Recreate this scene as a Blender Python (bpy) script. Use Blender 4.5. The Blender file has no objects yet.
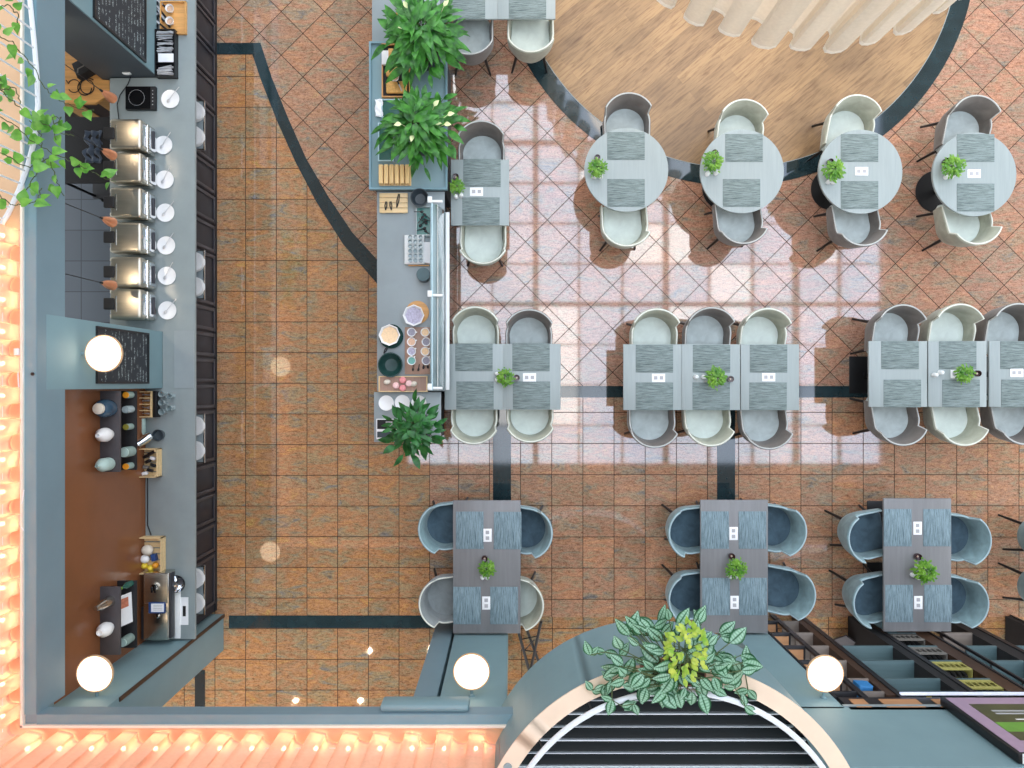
import bpy, bmesh, math, random
from mathutils import Vector, Matrix, Euler
R = math.radians
PI = math.pi
rnd = random.Random(7)
SC = bpy.context.scene
COL = SC.collection
CAMZ, F = 9.0, 692.0

def P(px, py, z):
    """world point at height z that the photograph shows at pixel px, py"""
    d = CAMZ - z
    return Vector(((px - 512) * d / F, (384 - py) * d / F, z))
def PX(px, z): return (px - 512) * (CAMZ - z) / F
def PY(py, z): return (384 - py) * (CAMZ - z) / F

# ------------------------------------------------------------------ materials
def lin(c):
    return tuple((v / 255 / 12.92) if v / 255 <= 0.04045 else ((v / 255 + 0.055) / 1.055) ** 2.4 for v in c) + (1.0,)

class NT:
    def __init__(self, name):
        self.m = bpy.data.materials.new(name)
        self.m.use_nodes = True
        self.t = self.m.node_tree
        self.n = self.t.nodes
        self.b = self.n['Principled BSDF']
        self.out = self.n['Material Output']
    def add(self, kind, **kw):
        nd = self.n.new(kind)
        for k, v in kw.items():
            if k.startswith('i_'):
                nd.inputs[k[2:].replace('_', ' ')].default_value = v
            else:
                setattr(nd, k, v)
        return nd
    def link(self, a, b): self.t.links.new(a, b)
    def ramp(self, fac, stops):
        r = self.add('ShaderNodeValToRGB')
        e = r.color_ramp.elements
        while len(e) < len(stops): e.new(0.5)
        for el, (p, c) in zip(e, stops):
            el.position = p
            el.color = c
        self.link(fac, r.inputs[0])
        return r.outputs[0]
    def mix(self, fac, a, b, blend='MIX'):
        m = self.add('ShaderNodeMix', data_type='RGBA', blend_type=blend)
        for s, v in ((m.inputs[0], fac), (m.inputs[6], a), (m.inputs[7], b)):
            if hasattr(v, 'is_output') or isinstance(v, bpy.types.NodeSocket): self.link(v, s)
            else: s.default_value = v
        return m.outputs[2]
    def math(self, op, a, b=0.0, c=None):
        m = self.add('ShaderNodeMath', operation=op)
        for i, v in enumerate((a, b) if c is None else (a, b, c)):
            if isinstance(v, bpy.types.NodeSocket): self.link(v, m.inputs[i])
            else: m.inputs[i].default_value = v
        return m.outputs[0]
    def coord(self, loc=(0, 0, 0), rot=(0, 0, 0), scale=(1, 1, 1), kind='Object'):
        tc = self.add('ShaderNodeTexCoord')
        mp = self.add('ShaderNodeMapping')
        mp.inputs['Location'].default_value = loc
        mp.inputs['Rotation'].default_value = rot
        mp.inputs['Scale'].default_value = scale
        self.link(tc.outputs[kind], mp.inputs[0])
        return mp.outputs[0]
    def noise(self, vec, scale, detail=4, rough=.55, dist=0.0):
        nd = self.add('ShaderNodeTexNoise')
        nd.inputs['Scale'].default_value = scale
        nd.inputs['Detail'].default_value = detail
        nd.inputs['Roughness'].default_value = rough
        nd.inputs['Distortion'].default_value = dist
        self.link(vec, nd.inputs['Vector'])
        return nd.outputs['Fac']
    def bump(self, h, strength=.2, dist=.01):
        b = self.add('ShaderNodeBump')
        b.inputs['Strength'].default_value = strength
        b.inputs['Distance'].default_value = dist
        self.link(h, b.inputs['Height'])
        self.link(b.outputs[0], self.b.inputs['Normal'])

MATS = {}
def mat(name, c, rough=.5, metal=0.0, var=.10, scale=14, sp=.5, emit=None, alpha=None, trans=0.0, coat=0.0, stretch=(1, 1, 1), bump=0.0, sheen=0.0):
    if name in MATS: return MATS[name]
    t = NT(name)
    v = t.coord(scale=stretch)
    nz = t.noise(v, scale)
    a = lin(c)
    lo = tuple(x * (1 - var) for x in a[:3]) + (1,)
    hi = tuple(min(1, x * (1 + var)) for x in a[:3]) + (1,)
    t.link(t.ramp(nz, [(.3, lo), (.7, hi)]), t.b.inputs['Base Color'])
    t.b.inputs['Roughness'].default_value = rough
    t.b.inputs['Metallic'].default_value = metal
    t.b.inputs['Specular IOR Level'].default_value = sp
    if coat: t.b.inputs['Coat Weight'].default_value = coat
    if sheen: t.b.inputs['Sheen Weight'].default_value = sheen
    if trans: t.b.inputs['Transmission Weight'].default_value = trans
    if bump: t.bump(nz, bump, .01)
    if emit:
        t.b.inputs['Emission Color'].default_value = lin(emit[0])
        t.b.inputs['Emission Strength'].default_value = emit[1]
    MATS[name] = t.m
    return t.m

def tile_mat(name, loc, rot, size, warm=1.0):
    """polished granite tiles with thin dark joints"""
    t = NT(name)
    v = t.coord(loc=(0, 0, 0))
    mp = t.add('ShaderNodeMapping', vector_type='TEXTURE')
    mp.inputs['Location'].default_value = loc
    mp.inputs['Rotation'].default_value = (0, 0, rot)
    mp.inputs['Scale'].default_value = (size, size, 1)
    t.link(v, mp.inputs[0])
    cell = t.add('ShaderNodeVectorMath', operation='FLOOR')
    t.link(mp.outputs[0], cell.inputs[0])
    fr = t.add('ShaderNodeVectorMath', operation='FRACTION')
    t.link(mp.outputs[0], fr.inputs[0])
    wn = t.add('ShaderNodeTexWhiteNoise', noise_dimensions='2D')
    t.link(cell.outputs[0], wn.inputs['Vector'])
    sep = t.add('ShaderNodeSeparateXYZ')
    t.link(fr.outputs[0], sep.inputs[0])
    ex = t.math('ABSOLUTE', t.math('SUBTRACT', sep.outputs[0], .5))
    ey = t.math('ABSOLUTE', t.math('SUBTRACT', sep.outputs[1], .5))
    edge = t.math('MAXIMUM', ex, ey)
    joint = t.math('GREATER_THAN', edge, .489)
    # every tile is cut from another place of the slab
    off = t.add('ShaderNodeVectorMath', operation='MULTIPLY_ADD')
    t.link(wn.outputs['Color'], off.inputs[0])
    off.inputs[1].default_value = (9, 9, 9)
    t.link(v, off.inputs[2])
    vec = off.outputs[0]
    st = t.add('ShaderNodeMapping')
    st.inputs['Rotation'].default_value = (0, 0, .75)
    st.inputs['Scale'].default_value = (1.0, 3.0, 1.0)
    t.link(vec, st.inputs[0])
    big = t.noise(st.outputs[0], 2.8, 5, .62, .9)
    fine = t.noise(st.outputs[0], 16, 6, .72, .6)
    spk = t.noise(vec, 70, 3, .6)
    w = warm
    base = t.ramp(big, [(.30, lin((140, 138, 136))), (.42, lin((182, 160, 140 - 16 * w))), (.52, lin((190 + 4 * w, 150 - 2 * w, 134 - 20 * w))),
                        (.62, lin((206 + 4 * w, 160 - 2 * w, 140 - 28 * w))), (.74, lin((206, 174, 146 - 34 * w)))])
    veins = t.ramp(fine, [(.30, lin((150, 128, 116))), (.44, lin((220, 212, 206))), (.58, lin((255, 255, 255))), (.75, lin((255, 246, 234)))])
    c1 = t.mix(.88, base, veins, 'MULTIPLY')
    sp = t.ramp(spk, [(.34, lin((120, 100, 92))), (.5, (1, 1, 1, 1))])
    c2 = t.mix(.5, c1, sp, 'MULTIPLY')
    tint = t.ramp(wn.outputs['Value'], [(0, lin((232, 230, 228))), (.5, lin((250, 247, 244))), (1, lin((255, 242, 228)))])
    c3 = t.mix(.9, c2, tint, 'MULTIPLY')
    fin = t.mix(joint, c3, lin((62, 44, 36)))
    t.link(fin, t.b.inputs['Base Color'])
    t.link(t.math('MAXIMUM', t.math('MULTIPLY_ADD', fine, .03, .03), t.math('MULTIPLY', joint, .8)), t.b.inputs['Roughness'])
    t.link(t.math('MULTIPLY_ADD', joint, -.5, .5), t.b.inputs['Specular IOR Level'])
    t.b.inputs['IOR'].default_value = 2.15
    h = t.math('SUBTRACT', 1.0, joint)
    t.bump(h, .10, .001)
    return t.m

def wood_floor_mat():
    t = NT('oak_planks')
    v = t.coord()
    mp = t.add('ShaderNodeMapping', vector_type='TEXTURE')
    mp.inputs['Rotation'].default_value = (0, 0, R(40))
    t.link(v, mp.inputs[0])
    br = t.add('ShaderNodeTexBrick')
    br.offset = .37
    br.inputs['Scale'].default_value = 1.0
    br.inputs['Brick Width'].default_value = 1.6
    br.inputs['Row Height'].default_value = .13
    br.inputs['Mortar Size'].default_value = .0025
    br.inputs['Color1'].default_value = lin((140, 110, 76))
    br.inputs['Color2'].default_value = lin((170, 136, 94))
    br.inputs['Mortar'].default_value = lin((150, 118, 84))
    t.link(mp.outputs[0], br.inputs[0])
    st = t.add('ShaderNodeMapping')
    st.inputs['Scale'].default_value = (.9, 9, 1)
    t.link(mp.outputs[0], st.inputs[0])
    g = t.noise(st.outputs[0], 4, 6, .65, .5)
    gr = t.ramp(g, [(.3, lin((176, 158, 142))), (.55, (1, 1, 1, 1)), (.8, lin((255, 240, 225)))])
    bl = t.noise(v, 1.1, 3, .5)
    grey = t.ramp(bl, [(.40, lin((176, 172, 168))), (.56, (1, 1, 1, 1))])
    c = t.mix(.85, br.outputs[0], gr, 'MULTIPLY')
    c = t.mix(.45, c, grey, 'MULTIPLY')
    t.link(c, t.b.inputs['Base Color'])
    t.b.inputs['Roughness'].default_value = .42
    t.bump(g, .05, .003)
    return t.m

def grain_mat(name, c, axis='Y', contrast=.14, rough=.42, sc=30, plank=None):
    """wood-like grain running along one local axis"""
    if name in MATS: return MATS[name]
    t = NT(name)
    s = {'X': (.06, 1, 1), 'Y': (1, .06, 1), 'Z': (1, 1, .06)}[axis]
    v = t.coord(scale=s)
    g = t.noise(v, sc, 5, .65, .2)
    a = lin(c)
    lo = tuple(x * (1 - contrast) for x in a[:3]) + (1,)
    hi = tuple(min(1, x * (1 + contrast)) for x in a[:3]) + (1,)
    col = t.ramp(g, [(.3, lo), (.7, hi)])
    t.link(col, t.b.inputs['Base Color'])
    t.b.inputs['Roughness'].default_value = rough
    t.bump(g, .06, .002)
    MATS[name] = t.m
    return t.m

def mat_weave(name, c1, c2):
    t = NT(name)
    v = t.coord(scale=(.05, 1, 1))
    g = t.noise(v, 170, 3, .7, .05)
    v2 = t.coord(scale=(.5, 1, 1))
    g2 = t.noise(v2, 420, 2, .5)
    c = t.ramp(g, [(.36, lin(c1)), (.50, lin(c2)), (.66, lin(tuple(min(255, x + 26) for x in c2)))])
    c = t.mix(.25, c, t.ramp(g2, [(.4, (.5, .5, .5, 1)), (.6, (1, 1, 1, 1))]), 'MULTIPLY')
    t.link(c, t.b.inputs['Base Color'])
    t.b.inputs['Roughness'].default_value = .75
    t.bump(g, .5, .003)
    return t.m

def fabric_mat(name, c, var=.16, scale=9):
    t = NT(name)
    v = t.coord()
    n1 = t.noise(v, scale, 3, .5, .4)
    n2 = t.noise(v, 260, 2, .5)
    a = lin(c)
    lo = tuple(x * (1 - var) for x in a[:3]) + (1,)
    hi = tuple(min(1, x * (1 + var)) for x in a[:3]) + (1,)
    t.link(t.ramp(n1, [(.3, lo), (.7, hi)]), t.b.inputs['Base Color'])
    t.b.inputs['Roughness'].default_value = .85
    t.b.inputs['Sheen Weight'].default_value = .25
    t.b.inputs['Specular IOR Level'].default_value = .25
    t.bump(n2, .15, .002)
    return t.m

def chalk_mat(name, rows, seed):
    """black slate with rows of chalk scribble (lines of writing across the board)"""
    t = NT(name)
    v = t.coord(loc=(seed, seed, 0))
    sep = t.add('ShaderNodeSeparateXYZ')
    t.link(v, sep.inputs[0])
    row = t.math('FRACT', t.math('MULTIPLY', sep.outputs[2], rows))
    inrow = t.math('MULTIPLY', t.math('GREATER_THAN', row, .30), t.math('LESS_THAN', row, .72))
    rid = t.math('FLOOR', t.math('MULTIPLY', sep.outputs[2], rows))
    mp = t.add('ShaderNodeCombineXYZ')
    t.link(t.math('MULTIPLY', sep.outputs[1], 1.0), mp.inputs[0])
    t.link(t.math('MULTIPLY', sep.outputs[2], 1.0), mp.inputs[1])
    t.link(rid, mp.inputs[2])
    s = t.noise(mp.outputs[0], 95, 2, .6, .8)
    wd = t.noise(mp.outputs[0], 9, 2, .5)
    ink = t.math('MULTIPLY', t.math('GREATER_THAN', s, .54), inrow)
    ink = t.math('MULTIPLY', ink, t.math('GREATER_THAN', wd, .50))
    c = t.mix(ink, lin((44, 50, 56)), lin((176, 190, 190)))
    t.link(c, t.b.inputs['Base Color'])
    t.b.inputs['Roughness'].default_value = .6
    return t.m

def leaf_mat(name, c1, c2, stripe=None):
    t = NT(name)
    v = t.coord()
    n = t.noise(v, 12, 3, .5)
    c = t.ramp(n, [(.32, lin(c1)), (.66, lin(c2))])
    if stripe:
        uv = t.add('ShaderNodeUVMap')
        sep = t.add('ShaderNodeSeparateXYZ')
        t.link(uv.outputs[0], sep.inputs[0])
        u = t.math('ABSOLUTE', t.math('SUBTRACT', sep.outputs[0], .5))
        band = t.ramp(u, [(.02, lin(c1)), (.09, lin(stripe)), (.30, lin(stripe)), (.40, lin(c1))])
        w = t.add('ShaderNodeTexWave', wave_type='BANDS', bands_direction='Y')
        w.inputs['Scale'].default_value = 2.4
        w.inputs['Distortion'].default_value = 2.0
        t.link(uv.outputs[0], w.inputs['Vector'])
        c = t.mix(t.math('MULTIPLY', w.outputs['Fac'], .45), band, c)
    t.link(c, t.b.inputs['Base Color'])
    t.b.inputs['Roughness'].default_value = .38
    t.b.inputs['Specular IOR Level'].default_value = .5
    tr = t.add('ShaderNodeBsdfTranslucent')
    t.link(c, tr.inputs[0])
    mx = t.add('ShaderNodeMixShader')
    mx.inputs[0].default_value = .25
    t.link(t.b.outputs[0], mx.inputs[1])
    t.link(tr.outputs[0], mx.inputs[2])
    t.link(mx.outputs[0], t.out.inputs[0])
    return t.m

def sheer_mat(name, c, see, transl, weave=0):
    """thin curtain cloth: part see-through, part glowing with the light behind it"""
    t = NT(name)
    v = t.coord()
    n = t.noise(v, 30, 3, .5)
    a = lin(c)
    col = t.ramp(n, [(.3, tuple(x * .92 for x in a[:3]) + (1,)), (.7, a)])
    d = t.add('ShaderNodeBsdfDiffuse'); t.link(col, d.inputs[0])
    tl = t.add('ShaderNodeBsdfTranslucent'); t.link(col, tl.inputs[0])
    tp = t.add('ShaderNodeBsdfTransparent')
    m1 = t.add('ShaderNodeMixShader'); m1.inputs[0].default_value = transl
    t.link(d.outputs[0], m1.inputs[1]); t.link(tl.outputs[0], m1.inputs[2])
    m2 = t.add('ShaderNodeMixShader'); m2.inputs[0].default_value = see
    t.link(m1.outputs[0], m2.inputs[1]); t.link(tp.outputs[0], m2.inputs[2])
    t.link(m2.outputs[0], t.out.inputs[0])
    return t.m

def glass_mat(name, c, see=.7, rough=.03):
    t = NT(name)
    v = t.coord()
    n = t.noise(v, 3, 2, .5)
    g = t.add('ShaderNodeBsdfGlossy'); g.inputs['Roughness'].default_value = rough
    g.inputs[0].default_value = (1, 1, 1, 1)
    d = t.add('ShaderNodeBsdfDiffuse')
    t.link(t.ramp(n, [(.3, lin(c)), (.7, lin(tuple(min(255, x + 10) for x in c)))]), d.inputs[0])
    tp = t.add('ShaderNodeBsdfTransparent')
    m0 = t.add('ShaderNodeMixShader'); m0.inputs[0].default_value = see
    t.link(d.outputs[0], m0.inputs[1]); t.link(tp.outputs[0], m0.inputs[2])
    fr = t.add('ShaderNodeFresnel'); fr.inputs[0].default_value = 1.5
    m1 = t.add('ShaderNodeMixShader')
    t.link(fr.outputs[0], m1.inputs[0]); t.link(m0.outputs[0], m1.inputs[1]); t.link(g.outputs[0], m1.inputs[2])
    t.link(m1.outputs[0], t.out.inputs[0])
    return t.m

M = {}
M['slate'] = mat('slate_blue_paint', (122, 150, 156), .5, var=.04, scale=3)
M['slate_face'] = mat('slate_blue_fascia', (118, 142, 152), .55, var=.04, scale=3)
M['slate_dark'] = mat('dark_slate_paint', (66, 74, 80), .55, var=.06, scale=4)
M['lip'] = mat('pale_blue_lip', (118, 150, 160), .45, var=.04, scale=4)
M['cream_line'] = mat('cream_edge', (236, 226, 210), .5, var=.03)
M['beige'] = mat('beige_balcony_floor', (214, 176, 138), .6, var=.08, scale=3)
M['beige_ring'] = mat('beige_parapet_cap', (236, 210, 184), .5, var=.04, scale=5)
M['worktop'] = mat('grey_worktop', (140, 150, 150), .28, var=.05, scale=5)
M['worktop_pale'] = mat('pale_grey_worktop', (146, 156, 158), .35, var=.04, scale=5)
M['panel_dark'] = mat('charcoal_lacquer', (40, 40, 46), .5, var=.12, scale=6, sp=.3)
M['panel_frame'] = mat('charcoal_frame', (50, 50, 56), .45, var=.1, scale=6)
M['black'] = mat('black_metal', (20, 20, 22), .4, var=.2)
M['black_matt'] = mat('black_matt', (26, 26, 28), .7, var=.2)
M['steel'] = mat('brushed_steel', (198, 196, 188), .24, 1.0, var=.08, scale=40, stretch=(1, .1, 1))
M['steel_warm'] = mat('warm_steel', (200, 192, 176), .36, 1.0, var=.10, scale=30, stretch=(.1, 1, 1))
M['chrome'] = mat('chrome', (220, 222, 224), .1, 1.0, var=.03)
M['copper'] = mat('copper', (236, 160, 118), .3, .6, var=.08)
M['white'] = mat('white_china', (240, 240, 238), .22, var=.02)
M['white_paper'] = mat('white_paper', (242, 242, 242), .7, var=.02)
M['white_paint'] = mat('white_painted_metal', (226, 228, 226), .35, var=.03)
M['grey_print'] = mat('grey_print', (172, 172, 174), .7, var=.05)
M['brown_wall'] = mat('brown_laminate', (134, 86, 56), .22, var=.08, scale=2.2)
M['shelf_grey'] = mat('grey_shelf', (74, 70, 72), .5, var=.08)
M['slate_tile'] = None
M['oak'] = grain_mat('oak_wood', (214, 158, 92), 'X', .2)
M['oak_y'] = grain_mat('oak_wood_along', (204, 146, 84), 'Y', .2)
M['pine'] = grain_mat('pale_pine', (226, 196, 146), 'X', .14)
M['walnut'] = grain_mat('brown_board', (166, 134, 116), 'Y', .14)
M['table'] = grain_mat('grey_oak_top', (152, 162, 161), 'Y', .07, .38, 26)
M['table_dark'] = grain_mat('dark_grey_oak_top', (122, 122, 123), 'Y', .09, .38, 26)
M['table_edge'] = mat('table_edge', (84, 84, 86), .5)
M['mat'] = mat_weave('woven_vinyl', (84, 98, 97), (118, 132, 130))
M['mat_teal'] = mat_weave('woven_vinyl_blue_lit', (84, 104, 112), (118, 140, 148))  # near-row mats: bluish light there is put into the weave colour
M['c_cream'] = fabric_mat('cream_velvet', (168, 170, 152))
M['c_cream_rim'] = fabric_mat('cream_piping', (226, 228, 216), .06)
M['c_cream_seat'] = fabric_mat('cream_seat', (212, 222, 214), .08)
M['c_taupe'] = fabric_mat('taupe_velvet', (110, 104, 98))
M['c_taupe_rim'] = fabric_mat('taupe_piping', (190, 192, 188), .06)
M['c_taupe_seat'] = fabric_mat('grey_seat', (182, 192, 190), .14)
M['c_teal'] = fabric_mat('blue_lit_velvet', (122, 148, 152), .22)  # near-row chairs: bluish light there is put into the velvet colour
M['c_teal_rim'] = fabric_mat('blue_lit_piping', (168, 190, 196), .06)  # piping carries the same bluish light in its colour
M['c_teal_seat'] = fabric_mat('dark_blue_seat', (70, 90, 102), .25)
M['c_stone'] = fabric_mat('stone_velvet', (140, 146, 146), .14)
M['leaf'] = leaf_mat('lily_leaf', (26, 84, 28), (86, 160, 62))
M['leaf_dark'] = leaf_mat('dark_leaf', (24, 78, 34), (58, 130, 60))
M['leaf_bright'] = leaf_mat('ivy_leaf', (70, 140, 44), (132, 190, 78))
M['leaf_var'] = leaf_mat('striped_leaf', (22, 84, 46), (60, 136, 70), (164, 204, 176))
M['leaf_yellow'] = leaf_mat('lime_leaf', (120, 176, 50), (204, 214, 92))
M['herb'] = leaf_mat('herb_leaf', (64, 130, 28), (138, 184, 62))
M['stem'] = mat('plant_stem', (74, 88, 46), .6)
M['soil'] = mat('soil', (52, 40, 30), .9, var=.3, scale=60)
M['spathe'] = mat('lily_flower', (226, 232, 176), .5)
M['pot_dark'] = mat('dark_planter', (50, 54, 60), .5)
M['pot_white'] = mat('white_pot', (226, 226, 222), .4)
M['candle'] = mat('dark_red_glass', (66, 36, 38), .15, var=.1, coat=.5)
M['wax'] = mat('candle_wax', (232, 200, 178), .5)
M['dark_dish'] = mat('dark_green_glaze', (28, 60, 56), .2, var=.15)
M['dark_grey_dish'] = mat('dark_grey_bowl', (56, 66, 72), .35)
M['teal_tray'] = mat('teal_glass_tray', (60, 124, 116), .2, var=.12)
M['green_glass'] = mat('green_glass', (38, 92, 80), .15, var=.12)
M['lemon'] = mat('lemon_peel', (232, 204, 60), .45)
M['orange'] = mat('orange_juice', (240, 160, 44), .4)
M['olive'] = mat('olive_glass', (150, 144, 64), .25)
M['pink'] = mat('pink_macaron', (236, 150, 152), .6)
M['pale_pink'] = mat('pale_pink_macaron', (244, 200, 196), .6)
M['eggshell'] = mat('eggshell', (224, 214, 196), .5)
M['cream_food'] = mat('pale_porridge', (238, 206, 164), .6, scale=40)
M['plum_food'] = mat('plum_compote', (176, 170, 190), .3, var=.25, scale=40)
M['grey_food'] = mat('grey_seeds', (150, 148, 160), .6, var=.3, scale=90)
M['peach_food'] = mat('peach_seeds', (220, 180, 150), .6, var=.25, scale=90)
M['mint_food'] = mat('mint_cream', (110, 170, 160), .5)
M['bread'] = mat('golden_bread', (220, 168, 92), .6, var=.25, scale=30)
M['glassware'] = glass_mat('clear_glass', (196, 214, 216), .45)
M['guard'] = glass_mat('tinted_guard_glass', (196, 222, 228), .50)
M['guard_edge'] = glass_mat('guard_glass_edge', (190, 220, 226), .15)
M['vase_blue'] = mat('blue_glaze', (52, 78, 98), .2, var=.15)
M['vase_mint'] = mat('mint_glaze', (176, 200, 192), .35)
M['jar_glass'] = mat('jar_glass', (140, 160, 152), .15, var=.1)
M['blue_label'] = mat('blue_label', (40, 74, 130), .5)
M['blue_cloth'] = mat('blue_bag', (44, 118, 176), .6)
M['navy_cloth'] = fabric_mat('slate_blue_cloth', (70, 82, 98), .3)
M['red_picture'] = mat('red_picture', (196, 120, 92), .6, var=.3, scale=30)
M['yellow_box'] = mat('yellow_card', (160, 154, 84), .6)
M['grey_box'] = mat('grey_card', (112, 108, 102), .6)
M['mauve'] = mat('mauve_print', (166, 142, 164), .35, var=.04)
M['olive_print'] = mat('olive_print', (76, 80, 52), .35, var=.2, scale=5)
M['green_print'] = mat('green_print', (104, 158, 62), .35, var=.15, scale=6)
M['rack'] = mat('rack_black', (30, 30, 34), .4)
M['rack_board'] = grain_mat('blue_grey_board', (70, 92, 96), 'X', .14, .5)
M['rack_board_warm'] = grain_mat('taupe_board', (118, 108, 100), 'X', .12, .5)
M['rack_wood'] = grain_mat('rack_infill', (180, 132, 92), 'X', .12, .5)
M['rack_brown'] = mat('dark_brown_panel', (66, 46, 34), .45, var=.15)
M['deck'] = mat('dark_deck', (8, 17, 20), .6, var=.2, scale=8, sp=.25)
M['rail_white'] = mat('white_rail', (222, 226, 230), .3, var=.03)
M['curtain_pink'] = sheer_mat('salmon_sheer', (250, 198, 168), .04, .6)
M['curtain_white'] = sheer_mat('white_sheer', (236, 226, 210), .16, .45)
M['hem'] = sheer_mat('white_hem', (240, 234, 222), .04, .35)
M['hem_pink'] = sheer_mat('grey_hem', (206, 186, 166), .05, .35)
M['globe'] = mat('lit_globe', (255, 246, 232), .4, emit=((255, 226, 190), 2.6))
M['bulb'] = mat('lit_bulb', (255, 230, 190), .4, emit=((255, 232, 180), 60.0))
M['tube'] = mat('lit_pink_tube', (255, 170, 170), .4, emit=((255, 140, 140), 4.0))
M['led'] = mat('lit_led_strip', (220, 225, 255), .4, emit=((215, 222, 255), .4))
M['spot_disc'] = mat('lit_downlight', (255, 236, 205), .4, emit=((255, 190, 110), 9.0))
M['ceil'] = mat('ceiling_paint', (176, 164, 152), .8, var=.04, scale=1)
M['mullion'] = mat('skylight_bar', (150, 140, 136), .6)
M['stripe'] = mat('dark_granite', (34, 50, 54), .06, var=.25, scale=5, sp=1.0)
M['cutlery'] = mat('cutlery_steel', (206, 206, 208), .3, .45)

def slate_tiles():
    t = NT('slate_floor_tiles')
    v = t.coord()
    br = t.add('ShaderNodeTexBrick')
    br.offset = 0
    for k, x in (('Scale', 1.0), ('Brick Width', .4), ('Row Height', .4), ('Mortar Size', .006)):
        br.inputs[k].default_value = x
    br.inputs['Color1'].default_value = lin((74, 82, 90))
    br.inputs['Color2'].default_value = lin((84, 92, 100))
    br.inputs['Mortar'].default_value = lin((48, 54, 60))
    t.link(v, br.inputs[0])
    t.link(br.outputs[0], t.b.inputs['Base Color'])
    t.b.inputs['Roughness'].default_value = .45
    return t.m
M['slate_tile'] = slate_tiles()

# ------------------------------------------------------------------ mesh builder
class B:
    def __init__(self):
        self.bm = bmesh.new()
        self.uv = self.bm.loops.layers.uv.new('UVMap')
        self.sharp = 38
    def box(self, x0, x1, y0, y1, z0, z1, bev=0.0, seg=2):
        x0, x1 = min(x0, x1), max(x0, x1); y0, y1 = min(y0, y1), max(y0, y1); z0, z1 = min(z0, z1), max(z0, z1)
        v = [self.bm.verts.new(p) for p in ((x0, y0, z0), (x1, y0, z0), (x1, y1, z0), (x0, y1, z0), (x0, y0, z1), (x1, y0, z1), (x1, y1, z1), (x0, y1, z1))]
        fs = [self.bm.faces.new([v[i] for i in q]) for q in ((3, 2, 1, 0), (4, 5, 6, 7), (0, 1, 5, 4), (1, 2, 6, 5), (2, 3, 7, 6), (3, 0, 4, 7))]
        if bev:
            es = list({e for f in fs for e in f.edges})
            bmesh.ops.bevel(self.bm, geom=es, offset=bev, segments=seg, profile=.5, affect='EDGES')
        return self
    def obox(self, c, size, rz=0.0, rx=0.0, ry=0.0, bev=0.0):
        n = len(self.bm.verts)
        k = B(); k.box(-size[0] / 2, size[0] / 2, -size[1] / 2, size[1] / 2, -size[2] / 2, size[2] / 2, bev)
        k.tr(Matrix.Translation(c) @ Euler((rx, ry, rz)).to_matrix().to_4x4())
        self.merge(k)
        return self
    def merge(self, o):
        me = bpy.data.meshes.new('tmp')
        o.bm.to_mesh(me); o.bm.free()
        self.bm.from_mesh(me)
        bpy.data.meshes.remove(me)
        return self
    def tr(self, m):
        self.bm.transform(m)
        return self
    def prism(self, pts, z0, z1, bev=0.0, seg=2):
        a = sum(p[0] * q[1] - q[0] * p[1] for p, q in zip(pts, pts[1:] + pts[:1]))
        if a < 0: pts = pts[::-1]
        lo = [self.bm.verts.new((p[0], p[1], z0)) for p in pts]
        hi = [self.bm.verts.new((p[0], p[1], z1)) for p in pts]
        n = len(pts)
        self.bm.faces.new(lo[::-1])
        top = self.bm.faces.new(hi)
        for i in range(n):
            self.bm.faces.new((lo[i], lo[(i + 1) % n], hi[(i + 1) % n], hi[i]))
        if bev:
            bmesh.ops.bevel(self.bm, geom=list(top.edges), offset=bev, segments=seg, profile=.5, affect='EDGES')
        return self
    def lathe(self, prof, c=(0, 0, 0), n=24, sx=1.0, sy=1.0):
        rings = []
        for r, z in prof:
            if r < 1e-6:
                rings.append([self.bm.verts.new((c[0], c[1], c[2] + z))])
            else:
                rings.append([self.bm.verts.new((c[0] + sx * r * math.cos(2 * PI * i / n), c[1] + sy * r * math.sin(2 * PI * i / n), c[2] + z)) for i in range(n)])
        for a, b in zip(rings, rings[1:]):
            for i in range(n):
                j = (i + 1) % n
                if len(a) == 1 and len(b) == 1: continue
                if len(a) == 1: self.bm.faces.new((a[0], b[j], b[i]))
                elif len(b) == 1: self.bm.faces.new((a[i], a[j], b[0]))
                else: self.bm.faces.new((a[i], a[j], b[j], b[i]))
        return self
    def cyl(self, c, r0, z0, z1, r1=None, n=24):
        r1 = r0 if r1 is None else r1
        return self.lathe([(0, z0), (r0, z0), (r1, z1), (0, z1)], (c[0], c[1], 0), n)
    def ell(self, c, rx, ry, rz, n=20, m=12):
        rr = []
        for k in range(m + 1):
            a = -PI / 2 + PI * k / m
            rr.append((max(0, math.cos(a)) if 0 < k < m else 0, math.sin(a) * rz))
        return self.lathe(rr, c, n, rx, ry)
    def tube(self, pts, r, n=8, closed=False, r1=None):
        pts = [Vector(p) for p in pts]
        N = len(pts)
        rings = []
        for i, p in enumerate(pts):
            if closed: d = pts[(i + 1) % N] - pts[i - 1]
            else: d = pts[min(i + 1, N - 1)] - pts[max(i - 1, 0)]
            d.normalize()
            u = d.cross(Vector((0, 0, 1)))
            if u.length < 1e-3: u = d.cross(Vector((1, 0, 0)))
            u.normalize(); w = u.cross(d).normalized()
            rr = r if r1 is None else r + (r1 - r) * i / (N - 1)
            rings.append([self.bm.verts.new(p + rr * (math.cos(2 * PI * k / n) * u + math.sin(2 * PI * k / n) * w)) for k in range(n)])
        for i in range(N if closed else N - 1):
            a, b = rings[i], rings[(i + 1) % N]
            for k in range(n):
                self.bm.faces.new((a[k], b[k], b[(k + 1) % n], a[(k + 1) % n]))
        if not closed:
            self.bm.faces.new(rings[0]); self.bm.faces.new(rings[-1][::-1])
        return self
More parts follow.
